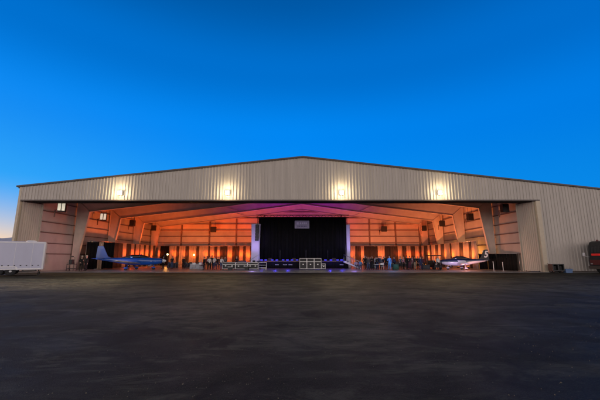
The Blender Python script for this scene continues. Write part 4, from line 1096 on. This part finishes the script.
# ------------------------------------------------------------------ golf cart
t = thing('golf_cart', 'dark roofed golf cart left of the white and navy aeroplane', 'golf cart', (at(433.8, 45.5), 45.5, 0), R(8))
b = nb(); rbox(b, -.58, .58, -1.1, 1.1, .28, .45, .04); prism(b, [(-1.1, .45), (-1.15, .85), (-.75, .98), (-.55, .45)], -.55, .55, 'X'); obj('body', b, M['blackp'], t)
b = nb(); rbox(b, -.52, .52, .1, .6, .46, .78, .05); rbox(b, -.52, .52, .58, .72, .7, 1.2, .04); obj('seat', b, M['taupe'], t)
b = nb(); rs = [[b.verts.new((dx*s, dy*s*1.3, z)) for dx, dy in ((-.62,-.8),(-.5,-.95),(.5,-.95),(.62,-.8),(.62,.8),(.5,.95),(-.5,.95),(-.62,.8))] for z, s in ((1.80, 1), (1.86, 1.0), (1.93, .85))]
skin_rings(b, rs, True, False); obj('canopy_roof', b, M['blackp'], t)
for sx_ in (-.52, .52):
    for yy in (-.85, .85):
        b = nb(); tube(b, [(sx_, yy, .5), (sx_, yy*.98, 1.80)], .02, 6); obj('roof_post', b, M['steel'], t)
for sx_ in (-.5, .5):
    for yy in (-.75, .75): wheel(t, sx_, yy, .23, .23, .2, 'X')
    b = nb(); lathe(b, [(.07, 0), (.07, .03)], 12, (sx_*.7, -1.17, .72), 'Y'); obj('headlight', b, M['white'], t)
b = nb(); tube(b, [(-.2, -.75, .9), (-.2, -.4, 1.05)], .02, 6); lathe(b, [(.17, 0), (.17, .03)], 14, (-.2, -.42, 1.05), 'Y'); obj('steering_wheel', b, M['blackp'], t)
# stanchion posts before the low black drape
for px, h, lb in ((493.2, 1.05, 'pale slim stanchion post before the black drape, nearer the tail fin'), (502.6, 1.0, 'pale slim stanchion post before the black drape, nearer the door leaves')):
    Y = 39.6
    t = thing('stanchion_post', lb, 'post', (at(px, Y), Y, 0), 0, 'stanchion posts before the black drape')
    b = nb(); lathe(b, [(.17, 0), (.17, .025), (.05, .05)], 16); obj('base', b, M['steel'], t)
    b = nb(); tube(b, [(0, 0, .05), (0, 0, h)], .035, 10); lathe(b, [(.045, h), (.045, h+.06), (.01, h+.08)], 12); obj('pole', b, M['alu'], t)
# ------------------------------------------------------------------ things by the right wall
Y = 36.1
t = thing('ground_power_cart', 'black boxy power cart with two dark openings against the ribbed wall', 'cart', (at(556.5, Y, 268), Y, 0))
b = nb(); w = .64
box(b, -w, w, -.3, .35, .18, .26); box(b, -w, w, -.3, .35, .84, .9); box(b, -w, -w+.1, -.3, .35, .26, .84); box(b, w-.1, w, -.3, .35, .26, .84); box(b, -.06, .06, -.3, .35, .26, .84); box(b, -w+.1, w-.1, .25, .35, .26, .84)
obj('cabinet', b, M['blackp'], t)
for sx_ in (-1, 1):
    b = nb(); rbox(b, sx_*.31-.2, sx_*.31+.2, -.12, .2, .27, .7, .03); obj('unit', b, M['rubber'], t)
    wheel(t, sx_*.45, -.2, .11, .14, .1, 'X'); wheel(t, sx_*.45, .2, .11, .14, .1, 'X')
b = nb(); tube(b, [(-w, -.25, .88), (-w-.12, -.25, .98), (-w-.12, .25, .98), (-w, .25, .88)], .02, 6); obj('handle', b, M['steel'], t)
t = thing('plastic_crate', 'pale blue plastic crate on the ground right of the black power cart', 'crate', (at(567.3, Y, 270), Y, 0))
b = nb(); x0 = .34
prism(b, [(-x0, -.03), (x0, -.03), (x0+.05, .36), (-x0-.05, .36)], -.25, .25); obj('tub', b, M['bluebin'], t)
b = nb(); box(b, -x0-.08, x0+.08, -.28, .28, .361, .40); obj('lid', b, M['bluebin'], t)
# truck at the right edge
ty = 33.4
tk = thing('cab_over_truck', 'dark red and black cab over truck cut off by the right edge', 'truck', (at(588.4, 35.7, 262)+.05, ty, 0))
Wd = 2.3; H = zat(241, 35.0)
b = nb(); prism(b, [(.05, .45), (.0, 1.35), (.06, 1.40), (.16, H-.5), (.34, H-.12), (.65, H), (2.2, H), (2.2, .45)], 0, Wd); cab = obj('cab', b, M['blackp'], tk)
bv = cab.modifiers.new('b', 'BEVEL'); bv.width = .16; bv.segments = 4; bv.limit_method = 'ANGLE'
b = nb(); prism(b, [(.62, 1.5), (.42, 1.55), (.58, H-.62), (1.75, H-.62), (1.75, 1.5)], -.02, -.003); obj('side_window', b, M['glass'], tk)
b = nb(); prism(b, [(.035, 2.12), (.085, H-.55), (.125, H-.55), (.075, 2.12)], .22, Wd-.22); obj('windscreen', b, M['glass'], tk)
b = nb(); box(b, -.035, .06, .2, Wd-.2, .84, 1.36); obj('grille', b, M['redp'], tk)
b = nb(); box(b, .2, 2.15, -.022, -.003, .5, 1.25); obj('lower_panel', b, M['redp'], tk)
b = nb(); box(b, -.01, .08, .2, Wd-.45, 1.80, 2.02); obj('marker_light', b, M['redlens'], tk)
boxes('roof_light', M['redp'], tk, (.55, .67, .6, .75, H-.04, H+.13), (.55, .67, 1.5, 1.65, H-.04, H+.13))
b = nb(); tube(b, [(.08, Wd-.1, 1.66), (-.15, Wd+.0, 1.72), (-.45, Wd+.02, 1.80)], .022, 6); ar = obj('mirror_arm', b, M['white'], tk)
b = nb(); rbox(b, -.54, -.34, Wd-.08, Wd+.06, 1.76, 2.12, .03); obj('mirror', b, M['white'], ar)
b = nb(); box(b, -.10, .04, .02, Wd-.02, .42, .72); obj('bumper', b, M['trim'], tk)
b = nb(); box(b, 2.28, 7.5, -.02, Wd+.02, .9, H+.25); obj('cargo_box', b, M['redp'], tk)
b = nb(); box(b, .4, 7.3, .5, 1.8, .55, .88); obj('chassis', b, M['blackp'], tk)
for xx in (1.07, 5.8):
    for yy in (.17, Wd-.17): wheel(tk, xx, yy, .42, .45, .28)
boxes('headlight', M['steel'], tk, (-.045, .045, .25, .5, .90, 1.02), (-.045, .045, Wd-.5, Wd-.25, .90, 1.02))
# ------------------------------------------------------------------ render settings
vs = SC.view_settings
SC.display_settings.display_device = 'sRGB'
vs.view_transform = 'Standard'; vs.look = 'None'; vs.exposure = 0; vs.gamma = 1; vs.use_curve_mapping = False
SC.render.engine = 'CYCLES'
